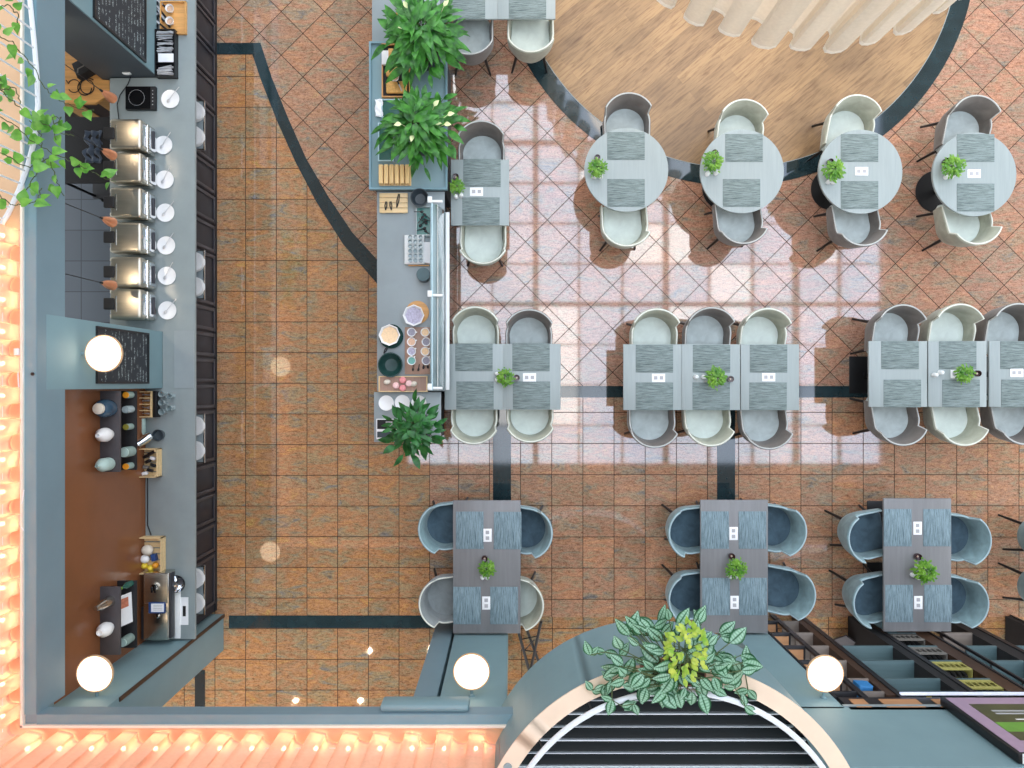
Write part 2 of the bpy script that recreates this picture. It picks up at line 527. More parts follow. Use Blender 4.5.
    def leaf(self, base, d, L, W, droop=.4, fold=.25, shape='lance', n=6, roll=0.0):
        """a leaf of curved blade: base point, flat direction d with rise, length, width"""
        d = Vector(d).normalized()
        side = d.cross(Vector((0, 0, 1)))
        if side.length < 1e-3: side = Vector((1, 0, 0))
        side.normalize()
        up = side.cross(d).normalized()
        if roll:
            q = Matrix.Rotation(roll, 3, d)
            side = q @ side; up = q @ up
        rows = []
        for i in range(n + 1):
            s = i / n
            if shape == 'heart': w = math.sin(PI * min(1, (s * .93 + .10)) ** .62) if s < 1 else 0
            elif shape == 'oval': w = math.sin(PI * min(1, s * .96 + .04) ** .85) if s < 1 else 0
            else: w = (math.sin(PI * s ** .8)) if 0 < s < 1 else 0
            w = max(w, 0.02) * W / 2
            c = Vector(base) + d * (L * s) + Vector((0, 0, -1)) * (droop * L * s * s)
            rows.append([self.bm.verts.new(c - side * w + up * w * fold), self.bm.verts.new(c), self.bm.verts.new(c + side * w + up * w * fold)])
        for i, (a, b) in enumerate(zip(rows, rows[1:])):
            for k in range(2):
                f = self.bm.faces.new((a[k], a[k + 1], b[k + 1], b[k]))
                for lp, (uu, vv) in zip(f.loops, ((k / 2, i / n), ((k + 1) / 2, i / n), ((k + 1) / 2, (i + 1) / n), (k / 2, (i + 1) / n))):
                    lp[self.uv].uv = (uu, vv)
        return self
    def sheet(self, grid):
        vs = [[self.bm.verts.new(p) for p in row] for row in grid]
        for a, b in zip(vs, vs[1:]):
            for i in range(len(a) - 1):
                self.bm.faces.new((a[i], a[i + 1], b[i + 1], b[i]))
        return self
    def build(self, name, m, parent=None, loc=(0, 0, 0), rz=0.0, kind=None, label=None, smooth=True):
        me = bpy.data.meshes.new(name)
        bmesh.ops.recalc_face_normals(self.bm, faces=self.bm.faces) if kind != 'sheet' else None
        self.bm.to_mesh(me); self.bm.free()
        if smooth:
            me.shade_smooth()
            me.set_sharp_from_angle(angle=R(self.sharp))
        me.materials.append(M[m] if isinstance(m, str) else m)
        o = bpy.data.objects.new(name, me)
        COL.objects.link(o)
        o.location = loc; o.rotation_euler = (0, 0, rz)
        if parent: o.parent = parent
        if label: o['label'] = label
        return o

LABELS = {}
def tag(o, label, cat, group=None, kind=None):
    label = ' '.join(label.split())
    n = len(label.split())
    assert 4 <= n <= 16 and label not in LABELS, label
    LABELS[label] = 1
    o['label'] = label; o['category'] = cat
    if group: o['group'] = group
    if kind: o['kind'] = kind
    return o
def thing(name, label, cat, loc=(0, 0, 0), rz=0.0, group=None):
    o = bpy.data.objects.new(name, None)
    o.empty_display_size = .1
    COL.objects.link(o)
    o.location = loc; o.rotation_euler = (0, 0, rz)
    return tag(o, label, cat, group)
def copy_tree(o, parent=None):
    c = o.copy(); COL.objects.link(c)
    if parent: c.parent = parent
    for ch in list(o.children): copy_tree(ch, c)
    return c
def dup(o, label, loc, rz=0.0, group=None):
    c = copy_tree(o)
    c.location = loc; c.rotation_euler = (0, 0, rz)
    del c['label']
    return tag(c, label, o['category'], group or o.get('group'))
def struct(b, name, m, **kw):
    o = b.build(name, m, **kw)
    o['kind'] = 'structure'
    return o
def arc(cx, cy, r, a0, a1, n):
    return [(cx + r * math.cos(R(a0 + (a1 - a0) * i / n)), cy + r * math.sin(R(a0 + (a1 - a0) * i / n))) for i in range(n + 1)]
def circle(cx, cy, r, n=48): return arc(cx, cy, r, 0, 360 - 360 / n, n - 1)

# ------------------------------------------------------------------ SETTING: floors
S = 76.9
def FX(px): return (px - 512) / S
def FY(py): return (384 - py) / S
straight = tile_mat('granite_square', (FX(245.6), FY(168.5), 0), 0, .399, 1.25)
diag_a = tile_mat('granite_diagonal', (FX(303), FY(77), 0), R(45), .4, .55)
diag_b = tile_mat('granite_diagonal_rose', (FX(590.8), FY(307), 0), R(45), .4, .2)
straight_b = tile_mat('granite_square_rose', (FX(520.6), FY(443.5), 0), 0, .405, .55)
struct(B().box(-9, 9, -8, 8, -.2, 0), 'floor', straight)
# left diagonal field, bounded by the dark arc
ARC = [(217, 46), (258, 46), (268, 75), (280, 108), (296, 143), (314, 178), (335, 212), (356, 242), (378, 266), (378, 284)]
out = [(FX(x), FY(y)) for x, y in [(217, -60), (217, 46), (257, 46), (270, 78), (288, 120), (305, 160), (327, 200), (352, 238), (380, 268), (430, 268), (430, -60)]]
struct(B().prism(out, 0, .003), 'floor_diagonal', diag_a)
# right field of diagonal tiles above the dark stripe, square tiles below
struct(B().box(FX(430), FX(1180), FY(386), FY(-60), 0, .003), 'floor_diagonal_hall', diag_b)
struct(B().box(FX(430), FX(1180), FY(617), FY(386), 0, .003), 'floor_square_hall', straight_b)
def band(name, pts_l, pts_r, z=.006):
    pl = [(FX(x), FY(y)) for x, y in pts_l]; pr = [(FX(x), FY(y)) for x, y in pts_r]
    b = B()
    for i in range(len(pl) - 1):
        b.prism([pl[i], pl[i + 1], pr[i + 1], pr[i]], 0, z)
    return struct(b, name, 'stripe', smooth=False)
band('trim_1', [(217, 43), (260.5, 43), (272, 78), (289, 120), (306, 158), (328, 196), (352, 232), (381, 264)],
     [(217, 54.5), (252.5, 54.5), (261, 80), (278, 123), (296, 163), (317, 203), (343, 244), (380, 287)])
band('trim_2', [(430, 386), (1180, 386)], [(430, 397.5), (1180, 397.5)])
band('trim_3', [(493, 395), (493, 620)], [(511, 395), (511, 620)])
band('trim_4', [(717, 395), (717, 500)], [(735, 395), (735, 500)])
band('trim_5', [(229, 615.5), (456, 615.5)], [(229, 628), (456, 628)])
band('trim_6', [(195, 670), (195, 760)], [(205, 670), (205, 760)])
WCX, WCY = FX(736), FY(-54)
b = B()
ro, ri = 240 / S, 222 / S
A = arc(WCX, WCY, ro, 180, 360, 72); Ai = arc(WCX, WCY, ri, 180, 360, 72)
for i in range(72): b.prism([A[i], A[i + 1], Ai[i + 1], Ai[i]], 0, .009)
struct(b, 'trim_7', 'stripe', smooth=False)
struct(B().prism(circle(WCX, WCY, ri, 96), 0, .010), 'floor_oak', wood_floor_mat())
A = arc(WCX, WCY, ri + .004, 180, 360, 72); Ai = arc(WCX, WCY, ri - .004, 180, 360, 72)
b = B()
for i in range(72): b.prism([A[i], A[i + 1], Ai[i + 1], Ai[i]], 0, .013)
struct(b, 'trim_8', 'worktop', smooth=False)
# slate floor behind the bar
struct(B().box(-7.5, -3.85, -.05, 6, 0, .004), 'floor_slate', 'slate_tile')

# ------------------------------------------------------------------ SETTING: balconies, columns
XF = -4.07            # face of the left balcony
struct(B().box(-8, XF - .10, -3.2, 7, 2.70, 3.06), 'wall_left_slab', 'slate_face')
struct(B().box(XF - .10, XF, -2.83, 7, 2.70, 3.07), 'trim_9', 'slate_face')
struct(B().box(XF - .105, XF - .004, -2.83, 7, 3.06, 3.075), 'trim_10', 'lip')
struct(B().box(XF - .125, XF - .105, -2.93, 7, 3.05, 3.10), 'trim_11', 'cream_line')
struct(B().box(-8, XF - .125, -2.935, 7, 3.06, 3.07), 'floor_balcony_left', 'beige')
YB = -2.83
struct(B().box(XF - .1, .30, -6.5, YB - .08, 2.95, 3.06), 'wall_front_slab', 'slate_face')
struct(B().box(XF - .1, .23, YB - .08, YB, 2.93, 3.07), 'trim_12', 'slate_face')
struct(B().box(XF, .225, YB - .083, YB - .002, 3.06, 3.075), 'trim_13', 'lip')
struct(B().box(XF - .125, .215, YB - .105, YB - .085, 3.05, 3.10), 'trim_14', 'cream_line')
struct(B().box(-8, .35, -6.5, YB - .105, 3.06, 3.07), 'floor_balcony_front', 'beige')
struct(B().box(-1.14, -.37, YB + .0, YB + .07, 2.86, 3.05, .03), 'trim_15', 'slate')
# kitchen columns on the left with flush faces
struct(B().box(-4.80, -4.13, 3.57, 6, 0, 2.70, .006), 'wall_column_far', 'slate_dark')
struct(B().box(-4.13, -4.115, 3.575, 6, .99, 2.70), 'wall_column_far_face', 'slate')
struct(B().box(-4.80, -4.068, -.05, .61, 0, 2.95, .004), 'wall_column_middle', 'slate')
struct(B().box(-4.45, -4.27, -3.05, -.05, 0, 2.70), 'wall_back_panel', 'brown_wall')
# end wall of the bar with a trimmed edge, column with the lamp
struct(B().box(-5.2, -3.75, -3.46, -2.99, 0, 2.93, .004), 'wall_bar_end', 'slate')
struct(B().box(-3.75, -3.735, -3.03, -2.99, 0, 2.4), 'trim_16', 'rack_brown')
struct(B().box(-.69, -.05, -3.5, -3.0, 0, 2.94, .004), 'wall_column_front', 'slate')
struct(B().box(-.96, -.73, -3.45, -3.04, 0, 2.94, .004), 'wall_column_side', 'slate_face')
struct(B().box(2.67, 3.08, -3.5, -3.0, 0, 2.60, .004), 'wall_column_right', 'slate')
# right parapet
struct(B().box(2.6, 9, -3.22, -3.0, 2.57, 3.58), 'wall_parapet_right', 'slate')
struct(B().box(3.08, 9, -3.03, -2.99, 2.54, 2.57), 'trim_17', 'worktop_pale')
struct(B().box(2.6, 9, -3.24, -3.02, 3.58, 3.60), 'trim_18', 'white_paint')
# round balcony
RCX, RCY, RR = 1.265, -3.745, 1.555
ZP = 3.58
b = B()
A = arc(RCX, RCY, RR, 0, 180, 64); Ai = arc(RCX, RCY, RR - .12, 0, 180, 64)
for i in range(64): b.prism([A[i], A[i + 1], Ai[i + 1], Ai[i]], 2.57, ZP)
bmesh.ops.remove_doubles(b.bm, verts=b.bm.verts, dist=1e-4)
struct(b, 'wall_round_parapet', 'slate')
b = B()
A = arc(RCX, RCY, RR + .012, 0, 180, 64); Ai = arc(RCX, RCY, RR - .128, 0, 180, 64)
for i in range(64): b.prism([A[i], A[i + 1], Ai[i + 1], Ai[i]], ZP, ZP + .012)
bmesh.ops.remove_doubles(b.bm, verts=b.bm.verts, dist=1e-4)
struct(b, 'trim_19', 'beige_ring')
struct(B().prism(arc(RCX, RCY, RR - .05, 0, 180, 48) + [(RCX - RR + .05, RCY - 2), (RCX + RR - .05, RCY - 2)], 2.60, 3.09), 'floor_round_balcony', 'deck')
b = B(); b2 = B()
for k in range(12):
    y1 = -2.46 - k * .112
    hw = math.sqrt(max(.02, (RR - .13) ** 2 - (y1 - RCY) ** 2)) if y1 > RCY else RR - .13
    b.box(RCX - hw, RCX + hw, y1 - .100, y1 - .010, 3.09, 3.125, .006)
    b2.box(RCX - hw, RCX + hw, y1 - (.010 if k % 2 else .005), y1, 3.09, 3.13)
struct(b, 'floor_deck_boards', 'deck')
struct(b2, 'trim_20', 'rail_white')
rail = thing('handrail', 'white curved tubular handrail around the half round balcony', 'handrail', (RCX, RCY, ZP))
hr = RR - .178
b = B().tube([(hr * math.cos(R(a)), hr * math.sin(R(a)), .09) for a in range(-2, 183, 3)], .023, 10)
b.build('rail_tube', 'rail_white', rail)
for a in (8, 28, 48, 66, 86, 98, 118, 138, 158, 174):
    ca, sa = math.cos(R(a)), math.sin(R(a))
    B().tube([(hr * ca, hr * sa, .07), ((hr + .03) * ca, (hr + .03) * sa, .0), ((hr + .062) * ca, (hr + .062) * sa, -.02)], .008, 6).build('bracket', 'black', rail)
for k, (a) in enumerate((150, 155.5)):
    ca, sa = math.cos(R(a)), math.sin(R(a))
    p = (RCX + (RR - .055) * ca, RCY + (RR - .055) * sa, ZP + .012)
    tag(B().cyl((0, 0), .034, 0, .01, .03).build('cover_cap', 'worktop_pale', None, p), ('upper' if k == 0 else 'lower') + ' of two round grey caps on the beige balcony ring', 'cap', 'caps on the balcony ring')

# ------------------------------------------------------------------ skylight ceiling
ZC = 12.0
kf = (CAMZ + ZC) / CAMZ
sx0, sx1 = FX(405) * kf, FX(884) * kf
sy0, sy1 = FY(466) * kf, FY(-20) * kf
b = B()
b.box(-16, sx0, -14, 16, ZC, ZC + .3); b.box(sx1, 20, -14, 16, ZC, ZC + .3)
b.box(sx0, sx1, -14, sy0, ZC, ZC + .3); b.box(sx0, sx1, sy1, 16, ZC, ZC + .3)
struct(b, 'ceiling', 'ceil')
b = B()
nx = 11; ny = 12
for i in range(nx + 1):
    x = sx0 + (sx1 - sx0) * i / nx
    w = .08 if i % 3 == 0 else .025
    b.box(x - w, x + w, sy0, sy1, ZC, ZC + .18)
for j in range(ny + 1):
    y = sy0 + (sy1 - sy0) * j / ny
    w = .065 if j % 4 == 0 else .02
    b.box(sx0, sx1, y - w, y + w, ZC + .01, ZC + .17)
struct(b, 'window_1', 'mullion')

def pane_mat(name, c):
    t = NT(name)
    v = t.coord()
    n = t.noise(v, .9, 2, .5)
    tp = t.add('ShaderNodeBsdfTransparent')
    t.link(t.ramp(n, [(.3, tuple(x * .92 for x in c[:3]) + (1,)), (.7, c)]), tp.inputs[0])
    t.link(tp.outputs[0], t.out.inputs[0])
    return t.m
rr = random.Random(3)
b = B(); b2 = B()
for i in range(nx):
    for j in range(ny):
        x0 = sx0 + (sx1 - sx0) * i / nx; x1 = sx0 + (sx1 - sx0) * (i + 1) / nx
        y0 = sy0 + (sy1 - sy0) * j / ny; y1 = sy0 + (sy1 - sy0) * (j + 1) / ny
        k = b2 if rr.random() < .22 else b
        vs = [k.bm.verts.new(p) for p in ((x0, y0, ZC + .10), (x1, y0, ZC + .10), (x1, y1, ZC + .10), (x0, y1, ZC + .10))]
        k.bm.faces.new(vs)
struct(b, 'window_2', pane_mat('tinted_pane', (.60, .67, .78, 1)), smooth=False)
struct(b2, 'window_3', pane_mat('clear_pane', (1, 1, 1, 1)), smooth=False)

# ------------------------------------------------------------------ TABLES AND CHAIRS
ZT = .75
def table_rect(name, w, l, m):
    t = bpy.data.objects.new(name, None); COL.objects.link(t)
    B().box(-w / 2, w / 2, -l / 2, l / 2, ZT - .03, ZT, .003).build('tabletop', m, t)
    n = 1 if l < 1.2 else 2
    for k in range(n):
        oy = 0 if n == 1 else (-.4 + .8 * k)
        B().box(-.035, .035, oy - .035, oy + .035, .012, ZT - .05, .005).build('column', 'black', t)
        B().box(-.22, .22, oy - .24, oy + .24, 0, .014, .004).build('base_plate', 'black', t)
        B().box(-.18, .18, oy - .2, oy + .2, ZT - .05, ZT - .03).build('top_bracket', 'black', t)
    return t
def table_round(name, r):
    t = bpy.data.objects.new(name, None); COL.objects.link(t)
    B().prism(circle(0, 0, r, 64), ZT - .03, ZT, .004).build('tabletop', 'table', t)
    B().cyl((0, 0), .04, .01, ZT - .05).build('column', 'black', t)
    B().lathe([(0, 0), (.27, 0), (.27, .012), (.05, .03), (0, .03)], n=40).build('base_plate', 'black', t)
    B().cyl((0, 0), .16, ZT - .05, ZT - .03).build('top_bracket', 'black', t)
    return t

PROTO = {}
def place(key, maker, label, cat, loc, rz=0.0, group=None):
    """first one of a kind is the built thing itself, the others are copies with their parts"""
    if key not in PROTO:
        o = maker(); PROTO[key] = o
    else:
        o = copy_tree(PROTO[key])
        for k in ('label', 'group'):
            if k in o: del o[k]
    o.location = loc; o.rotation_euler = (0, 0, rz)
    return tag(o, label, cat, group)

def chair_path():
    """U of the shell from one arm end round the back to the other (x, y, t) with t=0 at the arm ends, 1 at the back"""
    pts = []
    r = .262
    for i in range(7):
        pts.append((r + .004 * i / 6, .20 - .25 * i / 6))
    n = 26
    for i in range(1, n):
        a = -PI * i / n
        pts.append((r * math.cos(a) * 1.015, -.05 + .255 * math.sin(a)))
    for i in range(7):
        pts.append((-r - .004 * (6 - i) / 6, -.05 + .25 * i / 6))
    return pts
def make_chair(kind):
    shell_m, rim_m, seat_m = {'cream': ('c_cream', 'c_cream_rim', 'c_cream_seat'), 'taupe': ('c_taupe', 'c_taupe_rim', 'c_taupe_seat'),
                              'teal': ('c_teal', 'c_teal_rim', 'c_teal_seat'), 'stone': ('c_stone', 'c_cream_rim', 'c_stone')}[kind]
    t = bpy.data.objects.new('tub_chair', None); COL.objects.link(t)
    path = chair_path()
    N = len(path)
    def nrm(i):
        a = Vector(path[max(i - 1, 0)]); c = Vector(path[min(i + 1, N - 1)])
        d = (c - a).normalized()
        return Vector((-d.y, d.x)) * 1.0      # outward for this winding is checked below
    b = B(); rim = []
    rings = []
    for i, p in enumerate(path):
        p = Vector(p); n = nrm(i)
        if n.dot(p - Vector((0, .05))) < 0: n = -n
        ang = math.degrees(math.atan2(abs(p.x), -(p.y + .02)))      # 0 at the back
        s = min(1, max(0, (64 - ang) / 3.5))
        s = s * s * (3 - 2 * s)
        arm = .645 - .05 * max(0, min(1, (p.y + .05) / .25))
        h = arm + (.79 - arm) * s
        th = .016
        fl = .004 + .030 * s
        low = .345
        o0 = p + n * (th - .050); o1 = p + n * (th); ot = p + n * (th + fl)
        it = p + n * (fl - th); i1 = p - n * th; i0 = p - n * (th + .036)
        prof = [(o0, low), (o1, .50), (ot, h - .012), (p + n * fl, h), (it, h - .012), (i1, .52), (i0, low)]
        rings.append([b.bm.verts.new((q.x, q.y, z)) for q, z in prof])
        c = p + n * fl
        rim.append((c.x, c.y, h + .001))
    for a, c in zip(rings, rings[1:]):
        for k in range(len(a)):
            b.bm.faces.new((a[k], a[(k + 1) % 7], c[(k + 1) % 7], c[k]))
    b.bm.faces.new(rings[0]); b.bm.faces.new(rings[-1][::-1])
    b.sharp = 50
    b.build('shell', shell_m, t)
    B().tube(rim, .0085, 6).build('piping', rim_m, t)
    # seat cushion, rounded at the rear
    out = [(.236 * math.cos(a), -.05 + .228 * math.sin(a)) for a in [-PI * i / 24 for i in range(25)]]
    out = out + [(-.236, .20), (-.20, .245), (.20, .245), (.236, .20)]
    s = B().prism(out, .405, .475, .028, 3)
    s.build('seat', seat_m, t)
    ins = [(x * .90, (y + .02) * .90 - .02) for x, y in out]
    B().prism(ins, .33, .405).build('seat_frame', 'black_matt', t)
    for sx in (-1, 1):
        for y0, y1 in ((.17, .215), (-.17, -.235)):
            B().tube([(sx * .165, y0, .335), (sx * .225, y1, 0.006)], .021, 10, r1=.014).build('leg', 'black', t)
    return t
KN = {'cream': 'cream', 'taupe': 'taupe', 'teal': 'blue-grey', 'stone': 'stone-grey'}
def chair(kind, x, y, face, where, jit=0):
    """x, y: world centre of the shell; face: heading of the front in degrees"""
    place('chair_' + kind, lambda: make_chair(kind), f'{KN[kind]} tub chair {where}', 'chair', (x, y, 0), R(face - 90 + jit), 'tub chairs around the tables')
BO = .315   # from chair origin to outer back
def chair_up(kind, cx, ytop, where, jit=0):        # back towards the top of the photo
    z = .78
    chair(kind, PX(cx, .66), PY(ytop, z) - BO, -90, where, jit)
def chair_dn(kind, cx, ybot, where, jit=0):
    z = .78
    chair(kind, PX(cx, .66), PY(ybot, z) + BO, 90, where, jit)
def chair_lf(kind, xl, cy, where, jit=0):
    chair(kind, PX(xl, .78) + BO, PY(cy, .66), 0, where, jit)
def chair_rt(kind, xr, cy, where, jit=0):
    chair(kind, PX(xr, .78) - BO, PY(cy, .66), 180, where, jit)

def tpos(px, py): return (PX(px, ZT), PY(py, ZT), 0)
def make_mat(w, l, m):
    return lambda: B().box(-w / 2, w / 2, -l / 2, l / 2, 0, .004, .001).build('placemat', m)
def placemat(px, py, where, side=False):
    z = ZT + .0005
    key = 'mat_s' if side else 'mat'
    place(key, make_mat(.445, .33, 'mat_teal' if side else 'mat'), f'grey woven placemat {where}', 'placemat', (PX(px, z), PY(py, z), z), R(90) if side else 0, 'woven placemats on the tables')
def make_card():
    t = bpy.data.objects.new('table_card', None); COL.objects.link(t)
    B().box(-.078, .078, -.05, .05, 0, .004, .001).build('card', 'white_paper', t)
    for s in (-1, 1):
        B().box(s * .034 - .021, s * .034 + .021, -.02, .022, .004, .0046).build('printed_mark', 'grey_print', t)
    return t
def card(px, py, where, rot=0):
    z = ZT + .0005
    place('card', make_card, f'white card with two grey marks {where}', 'card', (PX(px, z), PY(py, z), z), R(rot), 'white cards on the tables')
def make_herb(seed):
    def f():
        rr = random.Random(seed)
        t = bpy.data.objects.new('potted_herb', None); COL.objects.link(t)
        B().lathe([(0, 0), (.034, 0), (.045, .075), (.042, .075), (.038, .065), (0, .065)], n=20).build('pot', 'pot_white', t)
        b = B()
        for k in range(230):
            a = rr.uniform(0, 2 * PI); el = rr.uniform(.1, 1.5)
            r0 = rr.uniform(.0, .03)
            base = (r0 * math.cos(a), r0 * math.sin(a), .066 + rr.uniform(0, .05))
            d = (math.cos(a) * math.cos(el), math.sin(a) * math.cos(el), math.sin(el))
            ln = rr.uniform(.03, .075)
            tip = Vector(base) + Vector(d) * ln
            b.leaf(tip, (math.cos(a + .4), math.sin(a + .4), rr.uniform(-.2, .5)), rr.uniform(.022, .036), rr.uniform(.014, .022), .3, .3, 'oval', 3)
        for k in range(24):
            a = rr.uniform(0, 2 * PI); el = rr.uniform(.4, 1.5); ln = rr.uniform(.03, .07)
            b.tube([(0.01 * math.cos(a), .01 * math.sin(a), .066), (math.cos(a) * math.cos(el) * ln, math.sin(a) * math.cos(el) * ln, .07 + math.sin(el) * ln)], .0016, 4)
        b.build('foliage', 'herb', t)
        return t
    return f
def herb(px, py, where, k=0, sc=1.0):
    z = ZT + .001
    o = place('herb%d' % (k % 3), make_herb(20 + k % 3), f'small potted green herb {where}', 'plant', (PX(px, z + .12), PY(py, z + .12), z), k * 1.1, 'potted herbs on the tables')
    o.scale = (sc * 1.12, sc * 1.12, sc)
def make_candle():
    t = bpy.data.objects.new('tealight_holder', None); COL.objects.link(t)
    B().lathe([(0, 0), (.030, 0), (.040, .03), (.036, .065), (.031, .065), (.033, .03), (0, .022)], n=20).build('cup', 'candle', t)
    B().cyl((0, 0), .011, .022, .036).build('tealight', 'wax', t)
    return t
def candle(px, py, where):
    z = ZT + .001
    place('candle', make_candle, f'dark red tealight holder {where}', 'candle holder', (PX(px, z + .06), PY(py, z + .06), z), 0, 'tealight holders on the tables')
def make_shaker():
    t = bpy.data.objects.new('shaker', None); COL.objects.link(t)
    B().lathe([(0, 0), (.026, 0), (.030, .02), (.023, .055), (0, .055)], n=16).build('body', 'white', t)
    B().lathe([(.023, .055), (.024, .062), (.015, .074), (0, .077)], n=16).build('cap', 'white_paint', t)
    return t
def shaker(px, py, where):
    z = ZT + .001
    place('shaker', make_shaker, f'white condiment shaker {where}', 'shaker', (PX(px, z + .06), PY(py, z + .06), z), 0, 'salt and pepper shakers')

def rect_table(cx, cy, label, long=False):
    if long: place('table4', lambda: table_rect('dining_table', .805, 1.585, 'table_dark'), label, 'table', tpos(cx, cy), 0, 'four-seat dining tables')
    else: place('table2', lambda: table_rect('dining_table', .694, .785, 'table'), label, 'table', tpos(cx, cy), 0, 'two-seat dining tables')

# table at the top edge, only its near half in view
T1, T2 = 'left table at the top edge', 'right table at the top edge'
rect_table(468, -14, 'grey wooden table at the top edge, nearest the large lilies')
rect_table(526.3, -14, 'grey wooden table at the top edge, beside the oak floor')
placemat(466.5, 5, 'on the ' + T1); placemat(527.5, 5, 'on the ' + T2)
chair_dn('taupe', 470, 52.5, 'at the top-edge table nearest the large lilies')
chair_dn('cream', 530.7, 50, 'at the top-edge table beside the oak floor')
# small table beside the buffet
W = 'small table beside the buffet station'
rect_table(480, 192.5, 'grey square ' + W)
placemat(482, 173, 'on the far side of the ' + W); placemat(481, 211.3, 'on the near side of the ' + W)
chair_up('taupe', 481.5, 123.5, 'on the far side of the ' + W)
chair_dn('cream', 483, 261.5, 'on the near side of the ' + W)
card(476.5, 191.7, 'on the ' + W)
herb(457, 186, 'on the ' + W, 0, .85); candle(455.7, 176.5, 'on the ' + W)
shaker(455.7, 196, 'nearest the buffet on the ' + W); shaker(461, 194.7, 'with a twin beside it on the ' + W)
# round tables
ORD = ['first', 'second', 'third', 'fourth']
RT = [(626.4, 169.7), (742, 171.2), (860.5, 171.7), (974.5, 174.2)]
for k, (x, y) in enumerate(RT):
    place('round', lambda: table_round('round_table', .50), f'round grey wooden table, {ORD[k]} one from the buffet', 'table', tpos(x, y), 0, 'round dining tables')
MT = [((626, 146), (626, 193)), ((744, 148), (741.5, 193)), ((859.5, 148), (859.5, 195)), ((975.6, 148), (975.6, 197.5))]
CH = [(('taupe', 627.5, 95.5), ('cream', 625, 244)), (('cream', 741, 102), ('taupe', 740, 241.5)), (('cream', 852, 97.5), ('taupe', 858, 243.5)), (('taupe', 969.5, 98), ('cream', 970, 242))]
for k in range(4):
    w = f'the {ORD[k]} round table from the buffet'
    placemat(*MT[k][0], 'on the far side of ' + w); placemat(*MT[k][1], 'on the near side of ' + w)
    chair_up(*CH[k][0], 'on the far side of ' + w, (2, -4, -7, -6)[k])
    chair_dn(*CH[k][1], 'on the near side of ' + w, (2, 4, 5, 9)[k])
HB = [((597.7, 168), (597.4, 157.4), (594.6, 175.7), (601, 175.7)), ((712.5, 162), (715, 152.5), (708.3, 173), (717, 172)), ((832.7, 170.7), (831, 161.5), (830, 181), (835, 181)), ((952, 166.8), (947, 161), (948.5, 176), (954, 175))]
for k in range(4):
    w = f'on the {ORD[k]} round table'
    herb(*HB[k][0], w, k + 1, (1, 1.1, 1.2, 1.2)[k]); candle(*HB[k][1], w)
    shaker(*HB[k][2], 'left of its twin ' + w); shaker(*HB[k][3], 'right of its twin ' + w)
card(861.5, 171.3, 'on the third round table'); card(974, 173.7, 'on the fourth round table')
# middle row: pair, then two sets of three
rect_table(473.7, 376.8, 'grey wooden table beside the glass buffet guard, left of a joined pair')
rect_table(531.5, 376.8, 'grey wooden table, right of the joined pair beside the buffet')
W = 'joined pair of tables beside the buffet'
placemat(474, 357.3, 'far left on the ' + W); placemat(531, 357.3, 'far right on the ' + W)
placemat(475, 395.3, 'near left on the ' + W); placemat(531.5, 395.3, 'near right on the ' + W)
chair_up('cream', 475.6, 309.5, 'behind the left table of the pair beside the buffet')
chair_up('taupe', 529, 312, 'behind the right table of the pair beside the buffet')
chair_dn('cream', 474, 441.5, 'in front of the left table of the pair beside the buffet')
chair_dn('cream', 530, 439.7, 'in front of the right table of the pair beside the buffet')
card(529.5, 377.5, 'on the ' + W)
herb(505.5, 377, 'on the ' + W, 5, .95); candle(516.7, 377.7, 'on the ' + W)
shaker(497, 373.8, 'far one of two on the ' + W); shaker(497, 379.8, 'near one of two on the ' + W)
N3 = ['left', 'middle', 'right']
W = 'central row of three tables'
for k, x in enumerate((652.5, 711, 770)):
    rect_table(x, 377.2, f'grey wooden table, {N3[k]} one in the {W}')
for k, (x0, x1) in enumerate(((654.4, 654.4), (711.5, 711.2), (768.5, 768))):
    placemat(x0, 358.7, f'on the far side of the {N3[k]} table, {W}')
    placemat(x1, 396.3, f'on the near side of the {N3[k]} table, {W}')
for k, (kd, x, y) in enumerate((('cream', 654.8, 311.5), ('taupe', 708.5, 310), ('cream', 764, 311))):
    chair_up(kd, x, y, f'behind the {N3[k]} table of the {W}', -1.5 * k)
for k, (kd, x, y) in enumerate((('taupe', 652.5, 445), ('cream', 708, 443.5), ('taupe', 765, 446.6))):
    chair_dn(kd, x, y, f'in front of the {N3[k]} table of the {W}', 2 * k)
card(658.5, 377.9, 'on the left table, ' + W); card(768.6, 377.2, 'on the right table, ' + W)
herb(716, 377.4, 'on the ' + W, 6, 1.15); candle(731, 379, 'on the ' + W)
shaker(696.7, 377, 'left of two on the ' + W); shaker(704.4, 377, 'right of two on the ' + W)
W = 'table row at the right edge'
for k, x in enumerate((898, 957.5, 1018.5)):
    rect_table(x, 374, f'grey wooden table, {N3[k]} one in the {W}')
for k, (x0, x1) in enumerate(((900, 902.3), (957.6, 961), (1019, 1020))):
    placemat(x0, 355.2, f'far side of the {N3[k]} table, {W}')
    placemat(x1, 393.5, f'near side of the {N3[k]} table, {W}')
for k, (kd, x, y) in enumerate((('taupe', 897, 307.2), ('cream', 953.6, 306.6), ('taupe', 1010.5, 306))):
    chair_up(kd, x, y, f'behind the {N3[k]} table, {W}', -3)
for k, (kd, x, y) in enumerate((('taupe', 897, 443), ('cream', 957.7, 443), ('taupe', 1017, 442))):
    chair_dn(kd, x, y, f'in front of the {N3[k]} table, {W}', 5)
card(1016.6, 372.8, 'on the ' + W)
card(957, 374, 'under a herb, ' + W)
herb(965, 374, 'on the ' + W, 7, 1.0); candle(978.5, 373.5, 'on the ' + W)
shaker(936.5, 375, 'left of two, ' + W); shaker(942.5, 372.5, 'right of two, ' + W)
